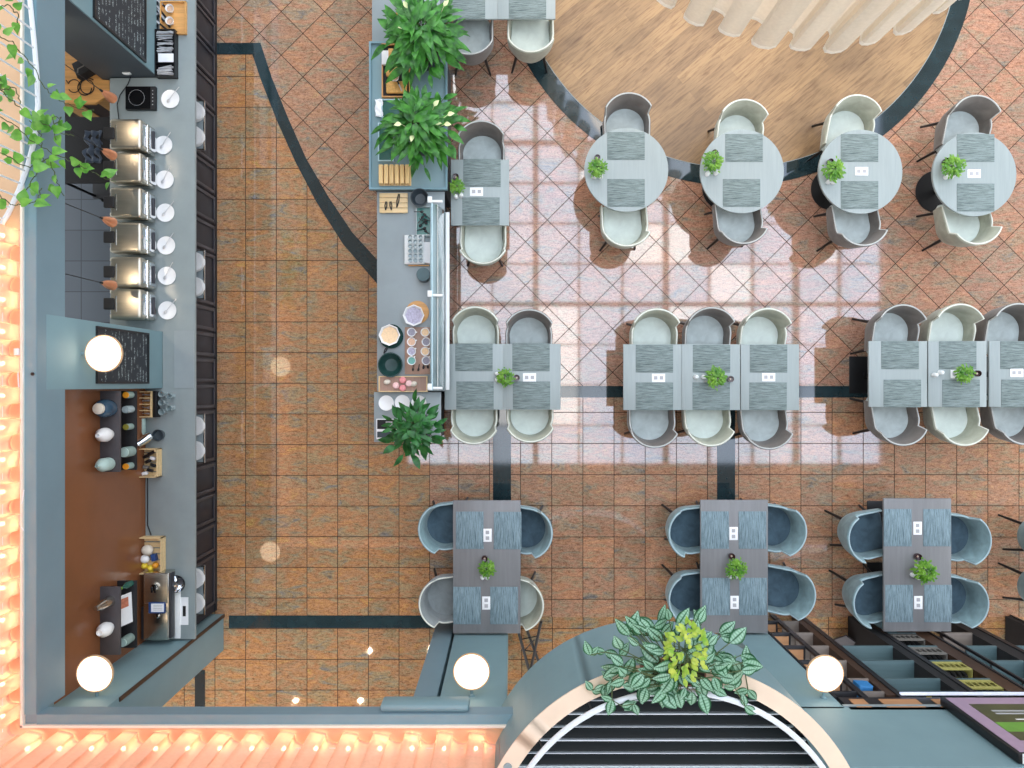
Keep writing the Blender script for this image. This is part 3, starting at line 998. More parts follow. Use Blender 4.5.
# near row: four-seat tables
LT = ['four-seat table nearest the buffet', 'four-seat table behind the trailing plant', 'four-seat table beside the black shelving']
for k, (x, y) in enumerate(((486.8, 567), (734.2, 566.5), (917.5, 565))):
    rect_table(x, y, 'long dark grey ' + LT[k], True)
MM = [((469.7, 530.2), (507.6, 530.5), (467, 605.5), (504, 605.5)), ((714.9, 530), (752.4, 530), (716, 596.5), (753, 596.5)), ((897.6, 527.6), (937, 527.6), (899, 603.5), (938, 603.5))]
CC = [(('teal', 421, 527, 6), ('teal', 549.7, 531, -8), ('stone', 421.6, 600.5, 4), ('cream', 541, 602, -10)),
      (('teal', 671, 531, 5), ('teal', 804, 529, -8), ('teal', 671, 596.5, 4), ('teal', 813, 592, -10)),
      (('teal', 850.5, 536, 9), ('teal', 988.5, 538, -6), ('teal', 855.5, 600, 10), ('teal', 986, 600, -8))]
PQ = ['far left', 'far right', 'near left', 'near right']
for k in range(3):
    for q in range(4):
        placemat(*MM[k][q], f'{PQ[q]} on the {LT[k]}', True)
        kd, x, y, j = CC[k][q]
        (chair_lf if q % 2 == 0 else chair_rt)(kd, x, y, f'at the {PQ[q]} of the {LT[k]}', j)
for k, ((x, y), (x2, y2)) in enumerate((((487.5, 535.2), (486.3, 603)), ((733.5, 533.5), (734.5, 602.3)), ((917.5, 528.2), (918.2, 602.5)))):
    card(x, y, f'far one on the {LT[k]}', 90); card(x2, y2, f'near one on the {LT[k]}', 90)
for k, (h, c, s) in enumerate((((486.7, 569), (484.6, 559), ((482.5, 578), (487, 578))), ((735.8, 568.5), (732.3, 556.7), ((731, 577), (736, 577))), ((924, 570.6), (919, 557), ((914.8, 576), (919, 578))))):
    herb(*h, f'on the {LT[k]}', k + 3, (.95, 1.1, 1.25)[k]); candle(*c, f'on the {LT[k]}')
    shaker(*s[0], f'left of two on the {LT[k]}'); shaker(*s[1], f'right of two on the {LT[k]}')
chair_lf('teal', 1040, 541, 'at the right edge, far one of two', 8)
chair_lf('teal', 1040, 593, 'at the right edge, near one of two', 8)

# folding stand between the near-left table and the round balcony
fs = thing('folding_stand', 'black folding metal stand beside the pale column', 'stand', P(528, 655, 0))
for (a, za, c, zc) in (((518, 630), .62, (530, 674), .02), ((541, 622), .62, (531, 668), .02), ((524, 622), .55, (541, 668), .02)):
    p, q = P(*a, za) - P(528, 655, 0), P(*c, zc) - P(528, 655, 0)
    B().tube([p, q], .018, 8).build('leg', 'black', fs)
for (a, za, c, zc) in (((519, 640), .5, (537, 636), .5), ((523, 652), .25, (534, 640), .42), ((521, 650), .25, (538, 652), .25)):
    p, q = P(*a, za) - P(528, 655, 0), P(*c, zc) - P(528, 655, 0)
    B().tube([p, q], .007, 6).build('crossbar', 'black', fs)

# ------------------------------------------------------------------ BAR ON THE LEFT
ZB = .95
XE = -3.69
bar = thing('bar_counter', 'long grey topped bar counter with charcoal panelled front', 'counter', (0, 0, 0))
YN = -2.97
YT = 5.6
out = [(XE, YN), (XE, YT), (-4.11, YT), (-4.11, 3.56), (-4.68, 3.56), (-4.68, .615), (-4.06, .615), (-4.06, -.055), (-4.265, -.055), (-4.265, YN)]
B().prism(out, ZB - .04, ZB, .004).build('worktop', 'worktop', bar)
B().box(-4.55, -3.86, .62, 3.56, 0, ZB - .04).build('carcass', 'panel_dark', bar)
B().box(-4.10, -3.86, 3.56, YT, 0, ZB - .04).build('carcass', 'panel_dark', bar)
B().box(-4.26, -3.86, YN + .02, -.06, 0, ZB - .04).build('carcass', 'panel_dark', bar)
B().box(-4.05, -3.86, -.06, .62, 0, ZB - .04).build('carcass', 'panel_dark', bar)
B().box(-3.93, -3.70, -.05, .62, ZB, ZB + .004).build('inlay', 'worktop_pale', bar)
# front panels: plain pairs between open niches
niches = [5.0, 3.15, 1.33, -.66, -2.51]
edges = []
def front_panel(y0, y1):
    f = B().box(-3.86, -3.845, y0 + .008, y1 - .008, .03, ZB - .05, .003).build('front_panel', 'panel_dark', bar)
    k = B()
    k.box(-3.845, -3.832, y0 + .02, y1 - .02, .06, .10, .003); k.box(-3.845, -3.832, y0 + .02, y1 - .02, ZB - .13, ZB - .09, .003)
    k.box(-3.845, -3.832, y0 + .02, y0 + .06, .10, ZB - .13, .003); k.box(-3.845, -3.832, y1 - .06, y1 - .02, .10, ZB - .13, .003)
    k.build('moulding', 'panel_frame', f)
yy = YN + .03
segs = []
for nc in sorted(niches):
    a, c = nc - .34, nc + .34
    n = max(1, round((a - yy) / .37))
    if a - yy > .12:
        for i in range(n): segs.append((yy + (a - yy) * i / n, yy + (a - yy) * (i + 1) / n))
    segs.append((a, c)); yy = c
for s in segs: front_panel(*s)
B().box(-3.86, -3.835, YN + .03, YT, 0, .03).build('plinth', 'black_matt', bar)
NW = ['at the top edge of the bar', 'in front of the first chafing dishes', 'in front of the last chafing dishes', 'below the salt shaker shelf', 'below the steel machine']
def make_tray():
    t = bpy.data.objects.new('plate_shelf', None); COL.objects.link(t)
    B().box(-.02, .105, -.30, .30, 0, .012, .002).build('shelf_board', 'worktop_pale', t)
    k = B(); k.box(.093, .105, -.30, .30, .012, .03); k.box(-.02, .105, -.30, -.288, .012, .03); k.box(-.02, .105, .288, .30, .012, .03)
    k.build('edge_rail', 'steel', t)
    return t
def make_stack():
    b = B()
    prof = [(0, 0)]
    for k in range(8):
        z = k * .009
        prof += [(.06, z), (.118, z + .010), (.118, z + .013)]
    prof += [(.075, .068), (0, .066)]
    b.lathe(prof, n=32)
    return b.build('plate_stack', 'white')
for k, nc in enumerate(niches):
    zt = .56
    place('ptray', make_tray, f'small grey shelf holding white plates {NW[k]}', 'shelf', (-3.845, nc, zt), 0, 'plate shelves on the bar front')
    for s in (-1, 1):
        place('pstack', make_stack, f'stack of white plates, {"far" if s > 0 else "near"} one {NW[k]}', 'plates', (-3.838 - .012, nc + s * .15, zt + .012), 0, 'plate stacks on the bar front')

# chafing dishes
def make_chafer():
    t = bpy.data.objects.new('chafing_dish', None); COL.objects.link(t)
    # local: front faces +X, origin at counter centre
    B().box(-.18, .18, -.165, .165, .0, .17, .02, 3).build('base', 'steel', t)
    lid = B().box(-.185, .175, -.17, .17, .175, .315, .035, 4).build('lid', 'steel_warm', t)
    B().box(.176, .180, -.12, .12, .20, .285, .008).build('window', 'chrome', lid)
    h = B(); h.box(-.235, -.115, -.065, .065, .30, .335, .012, 3)
    h.build('handle', 'black_matt', lid)
    k = B(); k.tube([(-.10, -.09, .316), (-.10, .09, .316)], .006, 6); k.tube([(-.165, -.12, .31), (-.165, .12, .31)], .007, 6); k.build('lid_rib', 'chrome', lid)
    B().box(.18, .20, -.13, .13, .02, .16, .006).build('front_panel', 'chrome', t)
    B().box(.20, .222, -.10, .10, .085, .12, .006).build('front_handle', 'panel_frame', t)
    for sx in (-1, 1):
        for sy in (-1, 1):
            B().cyl((sx * .15, sy * .135), .014, -.012, .003, n=12).build('foot', 'black', t)
    return t
for k, y in enumerate((134, 167.5, 202.5, 237.5, 272, 304)):
    Y = PY(y, 1.26)
    place('chafer', make_chafer, 'stainless chafing dish, ' + ['nearest the induction hob', 'second from the hob', 'third from the hob', 'third from the column', 'second from the column', 'nearest the slate column'][k], 'chafing dish', (-4.318, Y, ZB + .012), 0, 'chafing dishes on the bar')
def make_saucer():
    return B().lathe([(0, 0), (.06, 0), (.105, .014), (.106, .017), (.062, .006), (0, .005)], n=32).build('saucer', 'white')
def make_spoon(L=.2):
    b = B()
    b.ell((0, 0, .006), .026, .018, .005, 14, 8)
    b.tube([(.02, 0, .008), (.07, 0, .02), (L, 0, .03)], .0045, 6)
    return b.build('serving_spoon', 'cutlery')
SN = ['beside the induction hob', 'before the first chafing dish', 'before the second chafing dish', 'before the third chafing dish', 'before the fourth chafing dish', 'before the fifth chafing dish', 'before the last chafing dish']
for k, (x, y) in enumerate(((171, 99.5), (164, 145.5), (165.3, 180), (166, 213), (166.8, 245.7), (167.5, 276), (168, 310.5))):
    p = P(x, y, ZB)
    place('saucer', make_saucer, f'round white spoon plate {SN[k]}', 'plate', p, 0, 'spoon plates on the bar')
    place('spoon', make_spoon, f'steel serving spoon resting on the plate {SN[k]}', 'spoon', p + Vector((-.02, -.02, .012)), R(48 + (k % 3) * 6), 'serving spoons on the bar')
hob = thing('induction_hob', 'black glass induction hob on the bar worktop', 'hob', P(142.5, 99.5, ZB))
B().box(-.175, .175, -.135, .135, 0, .05, .008).build('body', 'black', hob)
B().box(-.165, .12, -.128, .128, .05, .054).build('glass_plate', mat('black_glass', (14, 14, 16), .08), hob)
k = B(); k.tube([(.09 * math.cos(a / 16 * PI) - .04, .09 * math.sin(a / 16 * PI), .0545) for a in range(32)], .0015, 4, True); k.build('heat_ring', 'grey_print', hob)
B().box(.12, .172, -.128, .128, .05, .053).build('control_panel', 'black_matt', hob)
for s in range(5):
    B().cyl((.146, -.08 + s * .04), .006, .053, .055, n=10).build('button', 'grey_print', hob)
cable = tag(B().tube([P(131, 76, ZB + .01), P(128, 84, ZB + .006), P(120, 95, ZB + .006), P(117, 105, ZB + .006), P(119, 120, ZB + .006)], .005, 6).build('power_cable', 'black'), 'black power cable on the bar beside the hob', 'cable')
so = thing('wall_socket', 'white wall socket low on the dark column', 'socket', (-4.42, 3.57, 1.06))
B().box(-.045, .045, -.015, 0, -.02, .02, .004).build('plate', 'white_paint', so); B().box(-.02, .02, -.02, -.015, -.012, .012).build('plug', 'white', so)

# heat lamps on cords
def make_heat_lamp():
    t = bpy.data.objects.new('heat_lamp', None); COL.objects.link(t)
    B().lathe([(0, .19), (.016, .187), (.018, .165), (.028, .145), (.040, .105), (.050, .045), (.053, .0), (.048, .0), (.045, .045), (.03, .115), (0, .13)], n=24).build('shade', 'copper', t)
    B().lathe([(0, .23), (.010, .225), (.013, .19), (0, .188)], n=12).build('cord_grip', 'black', t)
    B().tube([(0, 0, .22), (0, 0, 1.12)], .0045, 6).build('cord', 'black', t)
    return t
for k, (x, y) in enumerate(((112.5, 98.5), (112.5, 155.5), (112.5, 222.5), (112.5, 285.5))):
    z = 1.58
    place('heat_lamp', make_heat_lamp, 'copper pendant heat lamp, ' + ['over the wooden sideboard', 'between the first two chafing dishes', 'above the third and fourth chafing dishes', 'above the last two chafing dishes'][k], 'heat lamp', P(x, y, z) + Vector((0, 0, 0)), 0, 'copper heat lamps over the bar')
# wood sideboard with cables and black bag, trolley with a cloth
sb = thing('sideboard', 'orange wooden sideboard top behind the bar by the dark column', 'sideboard', (-5.05, 3.7, 0))
B().prism([(-.7, -.42), (.16, -.42), (.34, -.30), (.34, -.14), (.24, -.14), (.24, .5), (-.7, .5)], .86, .90, .004).build('top', 'oak', sb)
B().box(-.68, .22, -.28, .48, 0, .86).build('cabinet', 'rack_brown', sb)
for s in (-.22, .26):
    B().box(s - .24, s + .0, -.40 + .11, -.28, .08, .80).build('door', 'oak', sb)
pts = []
for i in range(40):
    a = i / 40 * 2 * PI * 1.9
    pts.append(P(84 + 7.5 * math.cos(a) + i * .12, 88 + 7.5 * math.sin(a) - i * .06, .906 + .0008 * i))
tag(B().tube(pts, .006, 6).build('coiled_cable', 'black'), 'black cable coiled in a loop on the wooden sideboard', 'cable')
pts = [P(66, 80, .906)] + [P(74 + 6 * math.cos(a / 5), 86 + 6.5 * math.sin(a / 5), .907 + a * .0003) for a in range(-14, 14)]
tag(B().tube(pts, .005, 6).build('thin_cable', 'black'), 'thin black cable at the outer end of the wooden sideboard', 'cable')
bx = thing('black_bag', 'black open topped bag on the sideboard against the column', 'bag', P(88, 70, .9), .5)
k = B(); k.prism([(-.12, -.09), (.14, -.09), (.12, .08), (-.10, .08)], 0, .12, .02); k.build('body', 'black_matt', bx)
B().tube([(-.08, -.05, .12), (-.04, -.05, .17), (.05, -.05, .17), (.09, -.05, .12)], .007, 6).build('strap', 'grey_box', bx)
tr = thing('service_trolley', 'black service trolley behind the bar beneath the ivy', 'trolley', (-5.0, 2.75, 0))
for sx in (-.30, .30):
    for sy in (-.36, .36):
        B().cyl((sx, sy), .016, .06, .86, n=10).build('post', 'black', tr)
        B().ell((sx, sy, .035), .022, .034, .034, 12, 8).build('caster', 'black_matt', tr)
for z in (.18, .84):
    B().box(-.33, .33, -.39, .39, z, z + .03, .006).build('tray', 'black_matt', tr)
grid = []
for i in range(17):
    u = -.30 + .6 * i / 16
    row = []
    for j in range(9):
        v = -.09 + .19 * j / 8
        row.append((v + .02 * math.sin(i * .9), u * .62, .885 + .022 * math.sin(j * 1.7 + i * .5) + .012 * math.sin(i * 1.3)))
    grid.append(row)
o = B().sheet(grid).build('folded_cloth', 'navy_cloth', None, (-4.92, 2.78, 0))
md = o.modifiers.new('thickness', 'SOLIDIFY'); md.thickness = .012
tag(o, 'crumpled slate blue cloth lying on the black trolley', 'cloth')

# boards with chalk writing
def chalkboard(label, loc, w, h, seed):
    t = thing('chalkboard', label, 'chalkboard', loc)
    B().box(0, .012, -w / 2, w / 2, 0, h).build('slate', chalk_mat('chalk_slate_%d' % seed, 17, seed), t)
    k = B(); f = .022
    k.box(0, .022, -w / 2 - f, -w / 2, -f, h + f); k.box(0, .022, w / 2, w / 2 + f, -f, h + f)
    k.box(0, .022, -w / 2, w / 2, -f, 0); k.box(0, .022, -w / 2, w / 2, h, h + f)
    k.build('frame', 'black', t)
chalkboard('black chalkboard menu on the dark column at the top', (-4.114, 4.05, 1.27), .86, .92, 3)
chalkboard('black chalkboard menu behind the lit lamp on the middle column', (-4.067, .285, 1.30), .52, .92, 8)

# tray, cutlery box, knives at the top end
def make_cup():
    t = bpy.data.objects.new('cup', None); COL.objects.link(t)
    B().lathe([(0, 0), (.03, 0), (.046, .04), (.048, .055), (.044, .055), (.04, .04), (.028, .012), (0, .012)], n=24).build('bowl', 'white', t)
    B().cyl((0, 0), .035, .03, .035, n=20).build('filling', 'peach_food', t)
    return t
ot = thing('wooden_tray', 'oak serving tray with two cups at the top of the bar', 'tray', P(174.5, 19, ZB))
B().box(-.15, .15, -.19, .19, 0, .015, .004).build('board', 'oak', ot)
k = B(); k.box(-.15, -.135, -.19, .19, .015, .04); k.box(.135, .15, -.19, .19, .015, .04); k.box(-.135, .135, -.19, -.175, .015, .04); k.box(-.135, .135, .175, .19, .015, .04)
k.build('rim', 'oak', ot)
for s, (x, y) in enumerate(((171.5, 10.5), (171.5, 23))):
    place('cup', make_cup, f'white cup on the oak tray, {"far" if s == 0 else "near"} one', 'cup', P(x, y, ZB + .016), 0, 'white cups')
for s, (x, y, rz) in enumerate(((163, 5, 140), (161, 11, 128), (158, 15, 135), (165, 20, 125), (160, 24, 140))):
    kn = thing('serving_knife', ['black handled knife beside the tray, uppermost', 'black handled knife beside the tray, second from above', 'black handled knife beside the tray, outermost', 'black handled knife touching the near tray cup side', 'black handled knife beside the tray, lowest'][s], 'knife', P(x, y, ZB + .012 + .004 * s), R(rz), 'knives beside the oak tray')
    B().box(-.11, -.005, -.011, .011, 0, .018, .004).build('handle', 'black', kn)
    B().prism([(0, -.012), (.14, -.004), (.15, .004), (0, .012)], .007, .010).build('blade', 'cutlery', kn)
tag(B().obox((0, 0, .02), (.20, .13, .04), R(50), bev=.008).build('napkin_packet', 'white_paper', None, P(148, 4, ZB + .0)), 'white napkin packet at the foot of the top chalkboard', 'napkins')
cb = thing('cutlery_box', 'black cutlery box with four compartments on the bar', 'cutlery box', P(168.5, 56, ZB))
B().box(-.115, .115, -.27, .27, 0, .02).build('floor_panel', 'black_matt', cb)
k = B()
k.box(-.115, -.105, -.27, .27, .02, .09); k.box(.105, .115, -.27, .27, .02, .09)
for yv in (-.27, -.12, -.01, .14, .26): k.box(-.105, .105, yv, yv + .01, .02, .09)
k.build('compartments', 'black', cb)
q = B()
for s in range(34):
    yv = rnd.choice((-.2, -.2, .06, .06, .2, .2)) + rnd.uniform(-.05, .05)
    q.tube([(-.09 + rnd.uniform(-.01, .02), yv + rnd.uniform(-.02, .02), .06 + rnd.uniform(0, .03)), (.09 + rnd.uniform(-.02, .005), yv + rnd.uniform(-.02, .02), .065 + rnd.uniform(0, .03))], .007, 5)
o = q.build('cutlery', 'cutlery'); o.location = P(168.5, 56, ZB + .004)
tag(o, 'loose heap of silver cutlery in the black box', 'cutlery', None, 'stuff')
tag(B().box(-.085, .09, -.05, .05, 0, .075, .006).build('napkins', 'white_paper', None, P(168.5, 60.6, ZB + .024)), 'block of white napkins in the black cutlery box', 'napkins')

# globes on the columns
def make_globe():
    t = bpy.data.objects.new('wall_lamp', None); COL.objects.link(t)
    B().lathe([(0, -.045), (.10, -.04), (.155, -.02), (.166, 0), (.160, .02), (.12, .038), (.06, .046), (0, .048)], n=48).build('lit_disc', 'globe', t)
    B().lathe([(.166, -.012), (.176, -.012), (.176, .010), (.166, .010)], n=48).build('rim', 'beige', t)
    # arm and wall plate towards local -Y
    b = B(); b.lathe([(0, 0), (.03, 0), (.03, .012), (.016, .02), (.016, .075), (0, .075)], n=24); b.tr(Matrix.Translation((0, -.245, -.03)) @ Matrix.Rotation(R(-90), 4, 'X'))
    b.build('wall_arm', 'slate', t)
    return t
for (px, py, z, rz, lab) in ((104, 353.5, 2.485, -90, 'lit white disc lamp on the middle column before a chalkboard'), (95, 673.5, 2.395, 0, 'lit white disc lamp at the bar end wall'),
                             (471.5, 671.5, 2.368, 0, 'lit white disc lamp on the column under the nearest table'), (825, 673.5, 2.414, 0, 'lit white disc lamp beside the black shelving')):
    p = P(px, py, z)
    place('globe', make_globe, lab, 'lamp', p, R(rz), 'lit disc lamps on the columns')

# ---- shelves on the brown wall
def wall_shelf(y0, y1, z, name_label, m, dep=.205):
    t = thing('wall_shelf', name_label, 'shelf', (-4.27, (y0 + y1) / 2, z))
    h = (y1 - y0) / 2
    B().box(0, dep, -h, h, -.03, 0, .003).build('board', m, t)
    for s in (-1, 1):
        k = B(); k.box(0, .012, s * (h - .08) - .01, s * (h - .08) + .01, -.13, -.03); k.box(0, dep * .7, s * (h - .08) - .01, s * (h - .08) + .01, -.04, -.03)
        k.build('bracket', 'black', t)
    return t
ZU, ZL = 1.83, 1.52
def ys(py, z): return PY(py, z)
wall_shelf(ys(472, ZU), ys(391, ZU), ZU, 'upper grey wall shelf with three vases, near the middle column', 'shelf_grey')
wall_shelf(ys(470, ZL), ys(391, ZL), ZL, 'lower black wall shelf with orange jars, near the middle column', 'black_matt', .205)
wall_shelf(ys(655, ZU), ys(587, ZU), ZU, 'upper grey wall shelf beside the steel machine', 'shelf_grey')
wall_shelf(ys(648, ZL), ys(581, ZL), ZL, 'lower black wall shelf with a menu card', 'black_matt', .205)
def at_shelf(py, z, dx=.10): return Vector((-4.27 + dx, PY(py, z), z + .001))
j = thing('storage_jar', 'large blue jar with pale lid on the upper shelf', 'jar', at_shelf(408.5, 1.95))
j.location.z = ZU + .001
B().lathe([(0, 0), (.085, 0), (.092, .02), (.092, .13), (.07, .165), (.055, .17), (0, .17)], n=32).build('body', 'vase_blue', j)
B().lathe([(.055, .17), (.056, .20), (.048, .205), (0, .205)], n=24).build('lid', 'eggshell', j)
for (py, lab, m, prof, nm) in ((435, 'white rounded vase in the middle of the upper shelf', 'white', [(0, 0), (.05, 0), (.074, .07), (.066, .14), (.03, .19), (.022, .21), (.016, .21), (.02, .18), (0, .17)], 'vase'),
                       (465, 'pale mint bottle vase at the end of the upper shelf', 'vase_mint', [(0, 0), (.062, 0), (.068, .02), (.068, .13), (.045, .17), (.02, .19), (.016, .225), (.011, .225), (.012, .19), (0, .18)], 'vase'),
                       (605, 'tapered steel shaker on the shelf beside the machine', 'steel', [(0, 0), (.06, 0), (.058, .02), (.045, .16), (.03, .20), (.026, .24), (0, .245)], 'cocktail_shaker'),
                       (631, 'white ribbed vase on the shelf nearest the end wall lamp', 'white', [(0, 0), (.05, 0), (.074, .06), (.068, .12), (.035, .16), (.03, .18), (.024, .18), (.028, .16), (0, .14)], 'vase')):
    o = B().lathe(prof, n=28).build(nm, m, None, at_shelf(py, 1.95))
    o.location.z = ZU + .001
    tag(o, lab, 'vase' if nm == 'vase' else 'shaker')
for (py, lab, m, r, h, cap) in ((395, 'orange topped jar on the lower shelf, nearest the column', 'jar_glass', .036, .11, 'orange'), (409.5, 'pale glass goblet on the lower shelf below the blue jar', 'glassware', .040, .12, 'glassware'),
                         (427, 'olive topped jar on the lower shelf', 'jar_glass', .034, .11, 'olive'), (452, 'wide green glass jar on the lower shelf', 'jar_glass', .056, .15, 'vase_mint'),
                         (466.5, 'orange topped jar on the lower shelf, farthest from the column', 'jar_glass', .036, .11, 'orange')):
    t = thing('jar', lab, 'jar', at_shelf(py, ZL + .1, .155)); t.location.z = ZL + .001
    B().lathe([(0, 0), (r, 0), (r, h * .8), (r * .85, h * .9), (0, h * .9)], n=20).build('body', m, t)
    B().lathe([(0, h * .9), (r * .9, h * .9), (r * .9, h), (0, h)], n=20).build('lid', cap, t)
t = thing('bottle', 'green bottle at the far end of the menu card shelf', 'bottle', at_shelf(586, ZL + .1, .15)); t.location.z = ZL + .001
B().lathe([(0, 0), (.034, 0), (.034, .10), (.014, .15), (.013, .18), (0, .18)], n=18).build('body', 'green_glass', t)
B().cyl((0, 0), .015, .18, .20, n=14).build('cap', 'herb', t)
t = thing('jar', 'grey glass jar with lid on the menu card shelf', 'jar', at_shelf(641, ZL + .1, .145)); t.location.z = ZL + .001
B().lathe([(0, 0), (.05, 0), (.05, .12), (.04, .14), (0, .14)], n=20).build('body', 'jar_glass', t); B().cyl((0, 0), .042, .14, .16).build('lid', 'vase_mint', t)
t = thing('menu_card', 'white menu card with a reddish picture leaning on the shelf', 'card', (-4.13, PY(609, 1.6), ZL + .004), .05)
B().obox((0, 0, .105), (.006, .32, .21), ry=R(-14)).build('sheet', 'white_paper', t); B().obox((.007, .075, .11), (.003, .10, .11), ry=R(-14)).build('picture', 'red_picture', t)

# ---- things on the bar below the column
cd = thing('cutlery_caddy', 'wooden cutlery caddy with four slots by the middle column', 'caddy', P(150, 404, ZB))
B().box(-.115, .08, -.15, .15, 0, .02).build('base', 'oak', cd)
k = B(); k.box(-.115, -.10, -.15, .15, .02, .17); k.box(.065, .08, -.15, .15, .02, .12)
for yv in (-.15, -.078, -.006, .066, .138): k.box(-.10, .065, yv, yv + .012, .02, .12)
k.build('dividers', 'pine', cd)
B().box(.08, .125, -.15, .15, 0, .10, .004).build('front_box', 'black', cd)
q = B()
for s in range(4):
    for r_ in range(3):
        q.tube([(-.08 + .02 * r_, -.108 + .072 * s + rnd.uniform(-.015, .015), .05), (.04, -.108 + .072 * s + rnd.uniform(-.015, .015), .09)], .006, 5)
q.build('cutlery', 'cutlery', cd)
def make_glass(r=.036, h=.10):
    return lambda: B().lathe([(0, 0), (r * .8, 0), (r, h), (r * .93, h), (r * .74, .008), (0, .008)], n=20).build('tumbler', 'glassware')
for s, (x, y) in enumerate(((165.5, 394), (165.5, 402.5), (165.5, 411.5), (173, 396), (173, 408))):
    place('tumbler', make_glass(), 'clear glass tumbler beside the cutlery caddy, ' + ['far one in its row of three', 'middle one in its row of three', 'near one in its row of three', 'far one at the bar edge', 'near one at the bar edge'][s], 'glass', P(x, y, ZB), 0, 'glass tumblers beside the cutlery caddy')
t = thing('bottle', 'pale plastic bottle lying below the wooden cutlery caddy', 'bottle', P(144, 427, ZB))
b = B(); b.lathe([(0, -.10), (.035, -.10), (.035, .06), (.014, .09), (.014, .12), (0, .12)], n=18); b.tr(Matrix.Translation((0, 0, .036)) @ Matrix.Rotation(R(90), 4, 'X')); b.build('body', 'vase_mint', t)
t = thing('steel_jug', 'polished steel jug tipped beside the wooden packet crate', 'jug', P(151, 436, ZB))
b = B(); b.lathe([(0, 0), (.048, 0), (.056, .06), (.046, .15), (.052, .17), (.047, .17), (.04, .15), (.05, .06), (0, .01)], n=24); b.tr(Matrix.Translation((.03, .01, .06)) @ Euler((0, R(-62), R(40))).to_matrix().to_4x4()); b.build('body', 'chrome', t)
b = B().tube([(-.02, -.03, .11), (-.06, -.07, .14), (-.10, -.09, .11), (-.09, -.08, .07)], .006, 6); b.build('handle', 'chrome', t)
o = B().lathe([(0, 0), (.06, 0), (.068, .05), (.062, .052), (.055, .012), (0, .01)], n=28).build('dark_bowl', 'dark_grey_dish', None, P(160, 435, ZB)); tag(o, 'small dark bowl behind the tipped steel jug', 'bowl')
def crate(label, px, py, w, l, h=.12):
    t = thing('wooden_crate', label, 'crate', P(px, py, ZB))
    k = B()
    n = 6
    for i in range(n):
        y = -l / 2 + l * (i + .08) / n
        k.box(-w / 2 + .01, w / 2 - .01, y, y + l / n * .8, 0, .012)
    k.build('slatted_base', 'pine', t)
    k = B()
    for z in (.015, .055, .095):
        k.box(-w / 2, w / 2, -l / 2, -l / 2 + .01, z, z + .03); k.box(-w / 2, w / 2, l / 2 - .01, l / 2, z, z + .03)
        k.box(-w / 2, -w / 2 + .01, -l / 2, l / 2, z, z + .03); k.box(w / 2 - .01, w / 2, -l / 2, l / 2, z, z + .03)
    k.build('sides', 'pine', t)
    k = B()
    for sx in (-1, 1):
        for sy in (-1, 1): k.box(sx * (w / 2 - .02) - .012, sx * (w / 2 - .02) + .012, sy * (l / 2 - .02) - .012, sy * (l / 2 - .02) + .012, .012, .125)
    k.build('corner_post', 'pine', t)
    return t
crate('pale slatted crate of sachets on the bar worktop', 151, 462, .27, .33)
q = 0
SW = ['at the far side', 'far row middle', 'far row outer', 'centre', 'near row inner', 'near row middle', 'near row outer', 'at the near side']
for s, (x, y, m) in enumerate(((152, 453, 'black'), (147, 456, 'black'), (154, 458, 'white_paper'), (149, 461, 'black'), (154, 465, 'black'), (147, 467, 'grey_box'), (151, 470, 'black'), (146, 473, 'white_paper'))):
    cn = {'black': 'black', 'white_paper': 'white', 'grey_box': 'grey'}[m]
    o = B().obox((0, 0, .02), (.06, .035, .045), rnd.uniform(-.5, .5), rnd.uniform(-.3, .3), bev=.004).build('sachet', m, None, P(x, y, ZB + .03)); tag(o, f'{cn} sachet in the slatted crate, {SW[s]}', 'sachet', 'sachets in the slatted crate')
crate('pale slatted crate with fruit beside the steel machine', 154, 553.5, .29, .42)
for (x, y, m, r, nm, lab) in ((150, 549, 'eggshell', .062, 'bread_roll', 'pale bread roll in the fruit crate'), (147, 558, 'white', .05, 'cup', 'white cup lying in the fruit crate')):
    o = B().ell((0, 0, r * .9), r * 1.1, r, r * .85, 20, 12).build(nm, m, None, P(x, y, ZB + .014)); tag(o, lab, nm.replace('_', ' '))
for (x, y, m, lab) in ((146, 565, 'lemon', 'yellow lemon in the fruit crate, left one'), (152, 567, 'lemon', 'yellow lemon in the fruit crate touching the orange'), (157, 564.5, 'orange', 'orange fruit in the slatted crate'), (156, 556.5, 'blue_label', 'dark blue sachet box in the fruit crate')):
    if m == 'blue_label': o = B().obox((0, 0, .035), (.05, .08, .07), .2, bev=.004).build('sachet_box', m, None, P(x, y, ZB + .014)); tag(o, lab, 'box')
    else: o = B().lathe([(0, 0), (.02, .003), (.036, .025), (.036, .045), (.02, .067), (.006, .074), (0, .076)], n=18).build('lemon' if m == 'lemon' else 'orange', m, None, P(x, y, ZB + .014)); tag(o, lab, 'fruit')
tag(B().tube([P(147.5, 478, ZB + .006), P(147.5, 505, ZB + .006), P(147.5, 525, ZB + .006), P(151, 535, ZB + .006)], .007, 6).build('power_cable', 'black'), 'dark cable along the foot of the brown wall', 'cable')
